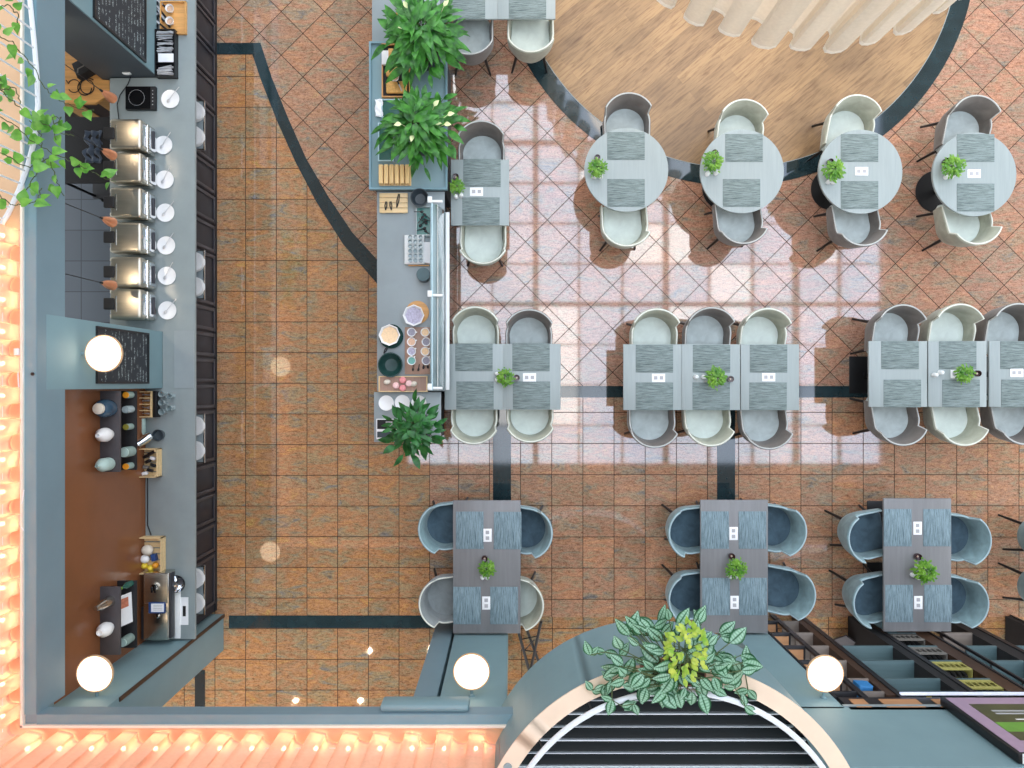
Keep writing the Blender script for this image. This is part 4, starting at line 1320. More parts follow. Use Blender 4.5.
# low steel machine with its label on top
ma = thing('conveyor_toaster', 'low stainless steel machine with a white and blue label on top', 'machine', (-4.055, -2.535, ZB))
B().box(-.142, .145, -.385, .385, .02, .17, .006).build('body', 'steel', ma)
B().box(-.19, -.145, -.385, -.02, .02, .13, .006).build('rear_box', 'panel_frame', ma)
B().box(-.125, .135, .04, .37, .17, .182, .004).build('upper_cover', 'steel_warm', ma)
B().box(-.10, .135, -.37, -.06, .17, .176, .003).build('lower_cover', 'steel', ma)
kb = B().lathe([(0, .18), (.05, .18), (.05, .20), (.035, .225), (0, .228)], (-.0, .235, 0), 24).build('cap', 'chrome', ma)
for q in (-.018, .018): B().box(q - .009, q + .009, .175, .24, .205, .235, .004).build('cap_lug', 'black', kb)
lb = B().box(-.075, .115, -.07, .055, .183, .187, .002).build('label_frame', 'blue_label', ma); B().box(-.045, .10, -.055, .04, .187, .189).build('label_sheet', 'white_paper', lb)
for q in range(4): B().box(-.02, .08, -.035 + q * .018, -.030 + q * .018, .189, .1895).build('printed_line', 'grey_print', lb)
B().box(-.0, .045, -.125, -.085, .176, .195, .006).build('latch', 'chrome', ma)
B().box(.145, .16, -.37, .37, .06, .15, .003).build('side_panel', 'panel_frame', ma)
for sx in (-.11, .11):
    for sy in (-.34, .34): B().cyl((sx, sy), .016, 0, .022, n=12).build('foot', 'black', ma)
o = B().lathe([(0, 0), (.04, 0), (.05, .01), (.09, .07), (.10, .10), (.095, .10), (.085, .075), (.04, .02), (0, .015)], n=32).build('steel_bowl', 'chrome', None, P(180.5, 581.5, ZB)); tag(o, 'polished steel bowl at the corner of the low steel machine', 'bowl')
o = B().box(-.035, .035, -.28, .28, 0, .02, .008).build('narrow_tray', 'white', None, P(178, 614, ZB)); tag(o, 'long narrow white tray before the steel machine', 'tray')
t = thing('sign_card', 'white card with a black bar at the bar edge', 'card', P(184.5, 611, ZB + .001))
B().box(-.045, .045, -.16, .16, 0, .006).build('card', 'white_paper', t); B().box(-.018, .018, -.06, .06, .006, .0066).build('printed_bar', 'black', t)

# ------------------------------------------------------------------ BUFFET STATION IN THE MIDDLE
ZS = .90
def counter(label, x0, x1, y0, y1, z, m, rim=False):
    X0, X1, Y0, Y1 = PX(x0, z), PX(x1, z), PY(y1, z), PY(y0, z)
    t = thing('buffet_counter', label, 'counter', ((X0 + X1) / 2, (Y0 + Y1) / 2, 0), 0, 'buffet station counters')
    w, l = (X1 - X0) / 2, (Y1 - Y0) / 2
    B().box(-w, w, -l, l, z - .03, z, .003).build('worktop', m, t)
    B().box(-w + .04, w - .04, -l + .03, l - .03, .06, z - .03).build('carcass', 'slate_dark', t)
    B().box(-w + .07, w - .07, -l + .05, l - .05, 0, .06).build('plinth', 'black_matt', t)
    if rim:
        k = B(); r = .022
        k.box(-w, -w + r, -l, l, z, z + .03); k.box(w - r, w, -l, l, z, z + .03); k.box(-w + r, w - r, -l, -l + r, z, z + .03); k.box(-w + r, w - r, l - r, l, z, z + .03)
        k.build('rim', 'lip', t)
    return t
counter('grey buffet counter at the top edge with lemons', 372, 440, -110, 42, ZS, 'worktop_pale')
counter('raised grey buffet counter with a pale rim under two lilies', 369.5, 447.5, 42.5, 190, ZS + .06, 'slate', True)
counter('long pale grey buffet counter behind the glass guard', 377, 444.5, 191.5, 391, ZS, 'worktop_pale')
counter('short grey buffet counter with three plates', 374, 441, 392, 442, ZS - .04, 'worktop_pale')
ZR = ZS + .062

def lily(label, px, py, zbase, seed, rad, n, h=.55, m='leaf', flowers=4, pot=(.17, .17), wide=1.0):
    rr = random.Random(seed)
    p = P(px, py, zbase + .3)
    t = thing('potted_lily', label, 'plant', (p.x, p.y, zbase))
    w, l = pot
    B().box(-w, w, -l, l, 0, .22, .012).build('planter', 'pot_dark', t)
    B().box(-w + .015, w - .015, -l + .015, l - .015, .20, .225).build('soil', 'soil', t)
    b = B(); st = B()
    for k in range(n):
        a = 2 * PI * (k * .618034) + rr.uniform(-.3, .3)
        u = (k + .5) / n
        rise = 1.25 - 1.15 * u + rr.uniform(-.1, .1)
        stem_l = rad * (.02 + .78 * u) * rr.uniform(.75, 1.15)
        base = Vector((rr.uniform(-.06, .06), rr.uniform(-.06, .06), .22))
        d = Vector((math.cos(a), math.sin(a), max(.15, rise))).normalized()
        mid = base + d * stem_l * .6 + Vector((0, 0, h * .25))
        tip = base + Vector((math.cos(a), math.sin(a), 0)) * stem_l * .9 + Vector((0, 0, h * (.30 + .6 * (1 - u)) + rr.uniform(-.05, .05)))
        st.tube([base, mid, tip], .004, 5)
        L = rad * rr.uniform(.34, .56)
        b.leaf(tip, (math.cos(a + rr.uniform(-.9, .9)), math.sin(a + rr.uniform(-.9, .9)), rr.uniform(-.1, .8)), L, L * rr.uniform(.26, .40) * wide, rr.uniform(.2, .65), .25, 'lance', 7, rr.uniform(-.7, .7))
    b.build('foliage', m, t)
    st.build('stems', 'stem', t)
    for k in range(flowers):
        a = rr.uniform(0, 2 * PI); r0 = rr.uniform(.2, .75) * rad
        base = Vector((0, 0, .22)); tip = Vector((math.cos(a) * r0, math.sin(a) * r0, .22 + h * rr.uniform(.7, .95)))
        f = B(); f.tube([base, base * .4 + tip * .6, tip], .003, 5); f.leaf(tip, (math.cos(a), math.sin(a), .5), .085, .05, .2, .5, 'oval', 5)
        f.build('flower', 'spathe', t)
    return t
lily('large peace lily hanging over the table at the top', 425, 46, ZS + .001, 5, .50, 210, .6, 'leaf', 5, (.15, .17))
lily('large peace lily beside the slatted box, on the raised counter', 421, 133, ZR, 9, .47, 190, .52, 'leaf', 6, (.14, .16))
lily('dark green potted plant on the counter with three plates', 416, 428, ZS - .039, 12, .36, 110, .45, 'leaf_dark', 0, (.13, .13), 1.2)
# lemons and board at the top
for s, (x, y) in enumerate(((397.5, 4), (411.5, 1.5), (400, 12.5))):
    o = B().lathe([(0, -.045), (.008, -.043), (.03, -.025), (.036, 0), (.03, .025), (.008, .043), (0, .046)], n=18)
    o.tr(Matrix.Translation((0, 0, .036)) @ Euler((R(80), 0, s * 1.1)).to_matrix().to_4x4())
    o = o.build('lemon', 'lemon', None, P(x, y, ZS)); tag(o, 'yellow lemon on the top buffet counter, ' + ['farthest from the lily', 'touching the lily leaves', 'beside the wooden board'][s], 'lemon', 'lemons on the top counter')
o = B().obox((0, 0, .012), (.30, .14, .022), R(-52), bev=.004).build('cutting_board', 'oak', None, P(404, 24, ZS)); tag(o, 'wooden board half hidden under the top lily', 'board')
# framed tray with breads
tb = thing('bread_tray', 'black tray with an orange wooden rim holding bread', 'tray', P(396.5, 72, ZR))
B().box(-.155, .155, -.30, .30, 0, .014).build('base', 'black_matt', tb)
k = B(); k.box(-.165, -.15, -.31, .31, 0, .045); k.box(.15, .165, -.31, .31, 0, .045); k.box(-.15, .15, -.31, -.295, 0, .045); k.box(-.15, .15, .295, .31, 0, .045)
k.build('rim', 'oak_y', tb)
for s, (x, y, L, W_, lab) in enumerate(((391.5, 58, .07, .19, 'golden loaf standing upright in the bread tray'), (393, 73, .15, .11, 'golden bread slice in the middle of the tray'), (397, 88.5, .24, .14, 'golden flat loaf at the near end of the tray'))):
    o = B().box(-L / 2, L / 2, -W_ / 2, W_ / 2, 0, .05, .018, 3).build('bread', 'bread', None, P(x, y, ZR + .015)); tag(o, lab, 'bread')
place('cup', make_cup, 'white dip cup between breads in the rimmed tray', 'cup', P(395.5, 79, ZR + .066), 0, 'white cups')
t = thing('spreading_knife', 'black handled knife lying across the flat loaf', 'knife', P(399, 84.5, ZR + .068), R(-65))
B().box(-.10, 0, -.01, .01, 0, .014, .003).build('handle', 'black', t); B().prism([(0, -.01), (.08, -.006), (.085, .004), (0, .01)], .004, .007).build('blade', 'cutlery', t)
o = B().box(-.05, .05, -.08, .08, 0, .045, .006).build('napkins', 'white_paper', None, P(386.5, 59, ZR + .015)); tag(o, 'white folded napkins at the far end of the bread tray', 'napkins')
def glass_tray(label, px, py, w, l):
    t = thing('glass_tray', label, 'tray', P(px, py, ZR))
    B().box(-w / 2, w / 2, -l / 2, l / 2, 0, .012).build('base', 'green_glass', t)
    k = B(); r = .012
    k.box(-w / 2 - r, -w / 2, -l / 2 - r, l / 2 + r, 0, .04); k.box(w / 2, w / 2 + r, -l / 2 - r, l / 2 + r, 0, .04); k.box(-w / 2, w / 2, -l / 2 - r, -l / 2, 0, .04); k.box(-w / 2, w / 2, l / 2, l / 2 + r, 0, .04)
    k.build('rim', 'guard_edge', t)
glass_tray('green glass tray below the bread tray', 396, 109.5, .30, .19)
glass_tray('green glass tray beside the lower lily', 386.5, 143, .16, .42)
grid = [[(.02 * i + .01 * math.sin(j), .02 * j, .045 + .012 * math.sin(i * 1.4 + j)) for i in range(5)] for j in range(11)]
o = B().sheet(grid).build('cloth_napkin', 'white_paper', None, P(376, 118, ZR)); o.modifiers.new('thickness', 'SOLIDIFY').thickness = .006; tag(o, 'white cloth napkin hung over the green tray edge', 'napkin')
sl = thing('slatted_box', 'pale wooden box of upright slats below the lower lily', 'box', P(395.5, 176, ZR))
B().box(-.185, .185, -.115, .115, 0, .02).build('base', 'pine', sl)
for s in range(6):
    B().box(-.18 + s * .061, -.132 + s * .061, -.11, .11, .02, .085, .006).build('slat', grain_mat('pine_slat', (226, 190, 130), 'Y', .16), sl)
# long counter
bd = thing('slatted_board', 'pale slatted wooden board with tongs on the long counter', 'board', P(394, 203.5, ZS))
for s in range(4): B().box(-.165, .165, -.115 + s * .059, -.062 + s * .059, .012, .03, .003).build('slat', 'pine', bd)
for s in (-.12, .12): B().box(s - .02, s + .02, -.115, .115, 0, .012).build('batten', 'pine', bd)
for s, (x, y, L, rz, lab) in enumerate(((386, 206, .10, 85, 'small dark tongs on the slatted board, outermost'), (391, 206, .10, 95, 'small dark tongs on the slatted board, middle pair'), (398, 201, .16, 80, 'large dark tongs on the slatted board'))):
    t = thing('tongs', lab, 'tongs', P(x, y, ZS + .034), R(rz))
    for q in (-1, 1): B().tube([(-L / 2, 0, .006), (0, q * .012, .01), (L / 2, q * .006, .006)], .006, 6).build('arm', 'black', t)
o = B().lathe([(0, 0), (.07, 0), (.10, .05), (.104, .10), (.097, .10), (.09, .05), (.06, .015), (0, .012)], n=32).build('dark_bowl', 'dark_grey_dish', None, P(420.5, 199.5, ZS)); tag(o, 'round dark grey bowl at the end of the glass guard', 'bowl')
tt = thing('utensil_tray', 'teal tray of black serving spoons behind the guard', 'tray', P(424.5, 222, ZS))
B().box(-.085, .085, -.165, .165, 0, .012).build('base', 'teal_tray', tt)
k = B(); k.box(-.092, -.082, -.17, .17, 0, .06); k.box(.082, .092, -.17, .17, 0, .06); k.box(-.082, .082, -.17, -.16, 0, .06); k.box(-.082, .082, .16, .17, 0, .06)
k.build('rim', 'glassware', tt)
for s in range(8):
    x, y = rnd.uniform(-.04, .04), -.11 + s * .03
    o = B(); o.ell((0, 0, 0), .022, .016, .007, 12, 8); o.tube([(.015, 0, 0), (.09, 0, .012)], .005, 5)
    o = o.build('black_spoon', 'black', None, P(424, 222, ZS) + Vector((x - .01, y, .022 + .008 * s)), rnd.uniform(-1, 1) + (PI if s % 2 else 0)); tag(o, f'black serving spoon in the teal tray, {["lowest in the heap", "second from below", "third from below", "fourth from below", "fourth from the top", "third from the top", "second from the top", "topmost in the heap"][s]}', 'spoon', 'black spoons in the teal tray')
gb = thing('glass_rack', 'white rack filled with small glasses on the long counter', 'rack', P(415, 250.5, ZS))
B().box(-.115, .115, -.17, .17, 0, .06, .006).build('crate', 'white_paint', gb)
B().box(-.075, .17, -.185, -.172, 0, .02).build('board_edge', 'oak', gb)
GR = ['first', 'second', 'third', 'fourth', 'fifth', 'sixth']
for i in range(6):
    for jx in range(3):
        p = P(415, 250.5, ZS) + Vector((-.04 + .06 * jx, .135 - .054 * i, .062))
        place('shot', make_glass(.024, .05), f'small glass in the white rack, {GR[i]} row, {["outer", "middle", "inner"][jx]} column', 'glass', p, 0, 'small glasses in the white rack')
o = B().prism([(-.045, -.12), (.045, -.14), (.045, .12), (-.045, .12)], 0, .05, .006).build('napkin_stack', 'white_paper', None, P(428, 253, ZS)); tag(o, 'white napkin stack between the glass rack and the guard', 'napkins')
cn = thing('canister', 'round dark canister on the long counter behind the guard', 'canister', P(424.5, 276, ZS))
B().lathe([(0, 0), (.08, 0), (.08, .11), (0, .11)], n=32).build('body', 'dark_grey_dish', cn); B().lathe([(0, .11), (.076, .11), (.076, .125), (.02, .13), (0, .13)], n=32).build('lid', mat('slate_lid', (74, 98, 102), .45), cn)
# glass sneeze guard
sg = thing('sneeze_guard', 'glass sneeze guard with white clamps along the long counter', 'guard', P(438, 297, ZS))
def loc_sg(px, py, z): return P(px, py, z) - P(438, 297, ZS)
gx0, gx1 = PX(430.5, 1.3) - PX(438, ZS), PX(447, 1.0) - PX(438, ZS)
gy0, gy1 = PY(390, 1.2) - PY(297, ZS), PY(206, 1.2) - PY(297, ZS)
grid = []
for i in range(9):
    u = i / 8
    x = gx1 - .03 + (gx0 - gx1 + .03) * (u ** 1.4)
    z = .02 + .40 * (1 - (1 - u) ** 1.8)
    grid.append([(x, gy0, z), (x, gy1, z)])
o = B().sheet(grid).build('curved_glass', 'guard', sg); o.modifiers.new('thickness', 'SOLIDIFY').thickness = .008
B().box(gx1 - .025, gx1 + .02, gy0, gy1, 0, .022, .003).build('base_rail', 'white_paint', sg)
B().tube([(gx0 + .02, gy0, .425), (gx0 + .02, gy1, .425)], .008, 8).build('top_rail', 'guard_edge', sg)
B().tube([(gx0 + .075, gy0, .36), (gx0 + .075, gy1, .36)], .006, 8).build('middle_rail', 'steel', sg)
for py in (205, 297, 388):
    y = PY(py, 1.15) - PY(297, ZS)
    k = B(); k.box(gx0 - .01, gx1 - .02, y - .014, y + .014, .39, .42, .004); k.tube([(gx0, y, .41), (gx0 + .01, y, .2), (gx0 + .03, y, 0)], .012, 8)
    k.box(gx0 - .03, gx0 + .02, y - .02, y + .05, .42, .435, .004)
    k.build('clamp', 'white_paint', sg)
# bowls
def bowl(label, px, py, z, r, h, m, fill=None, oct=False, food=None):
    t = thing('bowl', label, 'bowl', P(px, py, z))
    n = 8 if oct else 36
    b = B(); b.lathe([(0, 0), (r * .6, 0), (r * .95, h * .8), (r, h), (r * .92, h), (r * .85, h * .75), (r * .5, h * .15), (0, h * .12)], n=n)
    if oct: b.sharp = 20
    b.build('bowl', m, t)
    if food: B().prism(circle(0, 0, r * .80, n), h * .5, h * .68).build('food', food, t)
    return t
o = B().prism(circle(0, 0, .135, 40), 0, .018, .004).build('round_board', 'oak', None, P(417.5, 312.5, ZS)); tag(o, 'round wooden board under an octagonal white bowl', 'board')
bowl('octagonal white bowl of plum compote on the round board', 414.5, 316, ZS + .02, .125, .08, 'white', oct=True, food='plum_food')
o = B().lathe([(0, 0), (.09, 0), (.14, .014), (.142, .02), (.09, .008), (0, .008)], n=40).build('dark_plate', 'dark_dish', None, P(391.5, 336.5, ZS)); tag(o, 'dark green plate under an octagonal bowl of porridge', 'plate')
bowl('octagonal white bowl of porridge on the dark plate', 390.5, 335.5, ZS + .021, .125, .08, 'white', oct=True, food='cream_food')
bowl('wide dark green bowl with an empty inside', 391.5, 365, ZS, .145, .075, 'dark_dish')
t = thing('tongs', 'small black tongs between the porridge and the green bowl', 'tongs', P(385.5, 350.5, ZS + .004), R(60))
for q in (-1, 1): B().tube([(-.04, 0, .006), (0, q * .01, .008), (.04, q * .006, .006)], .006, 6).build('arm', 'black', t)
o = B().box(-.158, .158, -.275, .275, 0, .02, .004).build('serving_board', 'walnut', None, P(418.5, 350.8, ZS)); tag(o, 'brown wooden board holding eight little white cups', 'board')
PAIR = ['first pair', 'second pair', 'third pair', 'last pair']
FD = [('grey_food', 'cream_food'), ('peach_food', 'grey_food'), ('plum_food', 'cream_food'), ('mint_food', 'grey_food')]
for i, y in enumerate((332.5, 342, 351.5, 360.8)):
    for jx, x in enumerate((412, 425.5 if i % 2 == 0 else 426.5)):
        t = thing('topping_cup', f'white cup with {["grey", "pale", "peach", "grey", "plum", "pale", "mint", "grey"][i * 2 + jx]} topping, {["outer", "inner"][jx]} one of the {PAIR[i]}', 'cup', P(x, y, ZS + .021), .3 * i, 'topping cups on the brown board')
        B().lathe([(0, 0), (.032, 0), (.05, .035), (.052, .045), (.046, .045), (.04, .03), (0, .012)], n=24).build('cup', 'white', t)
        B().cyl((0, 0), .040, .026, .032, n=20).build('topping', FD[i][jx], t)
        B().box(.046, .066, -.008, .008, .036, .044, .003).build('handle', 'white', t)
for s, (x, y) in enumerate(((413, 369.5), (418.5, 369.5), (423.5, 367.5), (428, 367))):
    o = B(); o.ell((0, 0, .008), .013, .02, .006, 12, 8); o.tube([(0, .015, .009), (0, .065, .014)], .005, 5)
    o = o.build('black_spoon', 'black', None, P(x, y, ZS + .021), rnd.uniform(-.3, .3)); tag(o, f'short black spoon on the brown board, {["first", "second", "third", "fourth"][s]} from the green bowl', 'spoon', 'black spoons on the brown board')
wt = thing('wooden_tray', 'brown wooden tray of macarons at the counter end', 'tray', P(403.5, 384, ZS))
B().box(-.275, .275, -.085, .085, 0, .015).build('base', 'walnut', wt)
k = B(); k.box(-.285, -.272, -.092, .092, 0, .04); k.box(.272, .285, -.092, .092, 0, .04); k.box(-.272, .272, -.092, -.082, 0, .04); k.box(-.272, .272, .082, .092, 0, .04)
k.build('rim', 'pine', wt)
for s, (x, y, m, lab) in enumerate(((396.3, 385.5, 'pale_pink', 'pale pink macaron on the brown tray, outermost'), (403, 380, 'pink', 'deep pink macaron on the brown tray, far one'), (403, 388, 'pink', 'deep pink macaron on the brown tray, near one'), (409.3, 383.5, 'pale_pink', 'pale pink macaron on the brown tray beside the egg'))):
    o = B().lathe([(0, 0), (.030, .004), (.038, .018), (.034, .024), (.034, .030), (.038, .036), (.03, .05), (0, .056)], n=22).build('macaron', m, None, P(x, y, ZS + .016)); tag(o, lab, 'macaron', 'macarons on the brown tray')
for s, (x, y, lab) in enumerate(((387.5, 382, 'beige egg alone on the brown tray'), (414, 384, 'beige egg beside the macarons'))):
    o = B().ell((0, 0, .026), .042, .03, .026, 20, 12).build('egg', 'eggshell', None, P(x, y, ZS + .016), .2); tag(o, lab, 'egg')
def make_plate2():
    return B().lathe([(0, 0), (.055, 0), (.088, .012), (.09, .016), (.058, .007), (0, .006)], n=32).build('plate', 'white')
for s, (x, y) in enumerate(((386.5, 403), (402.5, 402.5), (419, 403))):
    place('plate2', make_plate2, f'white plate on the short counter, {["outermost", "middle", "under the leaves"][s]} of three', 'plate', P(x, y, ZS - .039), 0, 'white plates on the short counter')
t = thing('picture_card', 'black and white picture card under the dark green plant', 'card', P(387.5, 429, ZS - .039))
B().box(-.13, .13, -.12, .12, 0, .008).build('card', 'white_paper', t); B().box(-.12, .12, .0, .11, .008, .0088).build('picture', 'black_matt', t); B().box(-.02, .06, .03, .09, .0088, .0094).build('picture_detail', 'grey_print', t)
B().box(-.12, .12, -.10, -.03, .008, .0088).build('caption_bar', 'dark_grey_dish', t)

# ------------------------------------------------------------------ CURTAINS
def curtain_wall(label, p0, p1, n_folds, amp, z0, z1, m, hem_m, out_dir, seed):
    rr = random.Random(seed)
    a, c = Vector(p0), Vector(p1)
    L = (c - a).length; d = (c - a) / L
    t = thing('curtain', label, 'curtain', (a.x, a.y, z0))
    N = n_folds * 14
    ph = [rr.uniform(-.35, .35) for _ in range(n_folds + 2)]
    am = [rr.uniform(.65, 1.2) for _ in range(n_folds + 2)]
    def pt(i, z):
        s = i / N * n_folds
        k = int(s); f = s - k
        A_ = am[k] * (1 - f) + am[min(k + 1, n_folds)] * f
        q = ph[k] * (1 - f) + ph[min(k + 1, n_folds)] * f
        y = A_ * amp * math.sin(2 * PI * s + q) + .25 * amp * math.sin(4 * PI * s + 1)
        x = d * (L * i / N - .55 * amp * math.sin(4 * PI * s + q))
        o_ = Vector(out_dir) * y
        return (x.x + o_.x, x.y + o_.y, z)
    rows = [[pt(i, .03 + (z1 - z0 - .03) * k / 6) for i in range(N + 1)] for k in range(7)]
    B().sheet(rows).build('cloth', m, t)
    B().sheet([[pt(i, 0) for i in range(N + 1)], [pt(i, .03) for i in range(N + 1)]]).build('hem', hem_m, t)
    return t
ZF = 3.072
cl = curtain_wall('salmon pink sheer curtain along the left balcony', (-4.24, 1.32), (-4.24, -3.0), 16, .05, ZF + .01, 4.3, 'curtain_pink', 'hem_pink', (1, 0), 4)
cf = curtain_wall('salmon pink sheer curtain along the front balcony', (-4.15, -3.015), (-.10, -3.015), 15, .05, ZF + .01, 4.3, 'curtain_pink', 'hem_pink', (0, 1), 6)
def string(label, p0, p1, n):
    t = thing('string_light', label, 'lights', p0)
    a, c = Vector(p0), Vector(p1); d = c - a
    B().tube([(0, 0, 0), tuple(d)], .004, 5).build('cable', 'white_paint', t)
    for k in range(n):
        p = d * ((k + .5) / n)
        B().ell((p.x, p.y, p.z), .018, .018, .018, 10, 6).build('bulb', 'bulb', t)
string('string of warm bulbs behind the left salmon curtain', (-4.292, 1.32 - .0675 + .135, 3.17), (-4.292, -3.0 - .0675 + .135, 3.17), 16)
string('string of warm bulbs behind the front salmon curtain', (-4.15 - .0675, -3.07, 3.17), (-.10 - .0675, -3.07, 3.17), 15)
t = thing('tube_light', 'pink glowing tube light running along the front balcony floor', 'light', (-4.2, -3.13, 3.125))
B().tube([(0, 0, 0), (4.13, 0, 0)], .022, 10).build('tube', 'tube', t); B().box(4.13, 4.17, -.03, .03, -.04, .03).build('end_cap', 'white_paint', t); B().box(0, 4.13, -.02, .02, -.05, -.025).build('holder', 'white_paint', t)
t = thing('tube_light', 'pink glowing tube light running along the left balcony floor', 'light', (-4.36, 1.32, 3.125))
B().tube([(0, 0, 0), (0, -4.4, 0)], .022, 10).build('tube', 'tube', t); B().box(-.03, .03, 0, .04, -.04, .03).build('end_cap', 'white_paint', t); B().box(-.02, .02, -4.4, 0, -.05, -.025).build('holder', 'white_paint', t)
# white plug and cable by the left curtain, screw on the lip
t = thing('plug', 'white plug with looped cable beside the left curtain', 'plug', P(19, 352, 3.07))
B().box(-.02, .02, -.03, .03, 0, .04, .006).build('body', 'white', t)
B().tube([P(19, 358, 3.09) - P(19, 352, 3.07), P(18, 375, 3.09) - P(19, 352, 3.07), P(19, 390, 3.09) - P(19, 352, 3.07), P(22, 393, 3.09) - P(19, 352, 3.07), P(23, 375, 3.09) - P(19, 352, 3.07), P(22, 358, 3.09) - P(19, 352, 3.07)], .006, 6).build('cable', 'white', t)
tag(B().tube([P(24, 490, 3.11), P(21, 510, 3.09), P(20, 525, 3.09), P(24, 531, 3.11)], .005, 6).build('white_cable', 'white'), 'thin white cable loop at the lower left balcony edge', 'cable')
tag(B().cyl((0, 0), .014, 0, .012, n=12).build('bolt', 'black', None, P(33, 374, 3.076)), 'small black bolt on the left balcony lip', 'bolt')
# hanging drum curtain above the oak floor
t = thing('drum_curtain', 'sheer white pleated curtain drum hanging above the oak floor', 'curtain', (WCX, WCY, 2.2))
rr = random.Random(11)
NF = 42; N = NF * 14
ph = [rr.uniform(-.5, .5) for _ in range(NF + 1)]; am = [rr.uniform(.55, 1.3) for _ in range(NF + 1)]
hz = [rr.uniform(-.04, .06) for _ in range(NF + 1)]
def dp(i, z, r0=2.34):
    s = i / N * NF; k = int(s) % NF; f = s - int(s); k1 = (k + 1) % NF
    A_ = am[k] * (1 - f) + am[k1] * f; q = ph[k] * (1 - f) + ph[k1] * f
    r = r0 + .13 * A_ * math.sin(2 * PI * s + q)
    a = 2 * PI * (i / N) - .034 * A_ * math.sin(4 * PI * s + q)
    dz = (hz[k] * (1 - f) + hz[k1] * f) if z < .06 else 0
    return (r * math.cos(a), r * math.sin(a), z + dz)
i0, i1 = int(N * .47), int(N * 1.03)
B().sheet([[dp(i, z) for i in range(i0, i1)] for z in (.05, .25, .6, 1.0, 1.5)]).build('cloth', 'curtain_white', t)
B().sheet([[dp(i, z) for i in range(i0, i1)] for z in (0, .05)]).build('hem', 'hem', t)
B().tube([(2.34 * math.cos(R(a)), 2.34 * math.sin(R(a)), 1.52) for a in range(0, 360, 5)], .02, 8, True).build('hoop', 'white_paint', t)

# ------------------------------------------------------------------ TOP LEFT: white balustrade and ivy
rp = [(26, -40), (30, 0), (34, 40), (37, 75), (38, 105), (34.5, 140), (28, 165), (19, 190), (8, 214), (-6, 236)]
b = B(); zr = 3.10
t = thing('balustrade', 'white curved balustrade with thin upright bars under the ivy', 'balustrade', P(38, 105, zr))
org = P(38, 105, zr)
B().tube([P(x, y, zr) - org for x, y in rp], .020, 8).build('bottom_rail', 'rail_white', t)
tops = [P(x, y, zr) - org + Vector((0, 0, .95)) for x, y in rp]
B().tube(tops, .025, 8).build('top_rail', 'rail_white', t)
for k in range(len(rp) - 1):
    for f in (.25, .75):
        a = (P(*rp[k], zr) - org).lerp(P(*rp[k + 1], zr) - org, f)
        B().tube([a, a + Vector((0, 0, .95))], .009, 6).build('upright', 'rail_white', t)
# yellow edge strip seen at the balcony floor
struct(B().box(-4.20, XF - .128, 3.2, 7, 3.07, 3.12), 'trim_21', 'beige_ring')

def vine(label, strands, leaf_l, mats, seed, cat='plant', name='trailing_ivy', pot=None, per=12, shape='heart', wide=.85):
    """strands: lists of (px, py, z) knots, all hanging from one plant"""
    rr = random.Random(seed)
    org = P(*strands[0][0])
    t = thing(name, label, cat, org)
    st = B(); lv = B()
    for s in strands:
        pts = [P(*k) - org for k in s]
        fine = []
        for i in range(len(pts) - 1):
            for f in range(6): fine.append(pts[i].lerp(pts[i + 1], f / 6) + Vector((rr.uniform(-.01, .01), rr.uniform(-.01, .01), rr.uniform(-.006, .006))))
        fine.append(pts[-1])
        st.tube(fine, .004, 5)
        tot = sum((fine[i + 1] - fine[i]).length for i in range(len(fine) - 1))
        n = max(3, int(tot * per))
        for k in range(n):
            i = min(len(fine) - 2, int(k / n * (len(fine) - 1)))
            d = (fine[i + 1] - fine[i]).normalized()
            a = math.atan2(d.y, d.x) + rr.choice((-1, 1)) * rr.uniform(.4, 1.5)
            L = leaf_l * rr.uniform(.7, 1.25)
            p = fine[i] + Vector((math.cos(a), math.sin(a), .2)) * .03
            lv.leaf(p, (math.cos(a), math.sin(a), rr.uniform(-.25, .35)), L, L * wide * rr.uniform(.8, 1.1), rr.uniform(.1, .4), .18, shape, 6, rr.uniform(-.5, .5))
    st.build('stems', 'stem', t)
    lv.build('foliage', mats, t)
    return t
vine('trailing green ivy spilling over the top left balcony', [
    [(-10, 30, 3.9), (12, 42, 3.6), (30, 62, 3.35), (45, 88, 3.2), (60, 100, 3.0), (75, 108, 2.8), (94, 110, 2.6)],
    [(-10, 80, 3.9), (10, 100, 3.6), (26, 112, 3.4), (40, 122, 3.2), (58, 132, 3.05), (74, 136, 2.9)],
    [(-10, 110, 3.8), (15, 125, 3.5), (30, 140, 3.3), (50, 152, 3.15), (72, 162, 3.0), (90, 170, 2.75), (104, 178, 2.55), (116, 182, 2.45)],
    [(-8, 150, 3.8), (14, 160, 3.5), (30, 168, 3.3), (50, 158, 3.2), (56, 180, 3.1), (64, 196, 2.95)],
    [(-8, 190, 3.7), (10, 205, 3.4), (24, 205, 3.3), (38, 200, 3.2), (42, 188, 3.15)],
    [(-6, 60, 3.9), (2, 90, 3.8), (16, 88, 3.6), (20, 104, 3.5)],
    [(-10, 10, 3.9), (8, 5, 3.8), (18, 14, 3.6), (16, 28, 3.5)],
    [(30, 120, 3.3), (40, 135, 3.2), (44, 160, 3.15), (36, 175, 3.2), (26, 190, 3.3)],
    [(50, 130, 3.1), (62, 118, 3.0), (52, 118, 3.1), (56, 140, 3.1)]], .095, 'leaf_bright', 21, per=11)

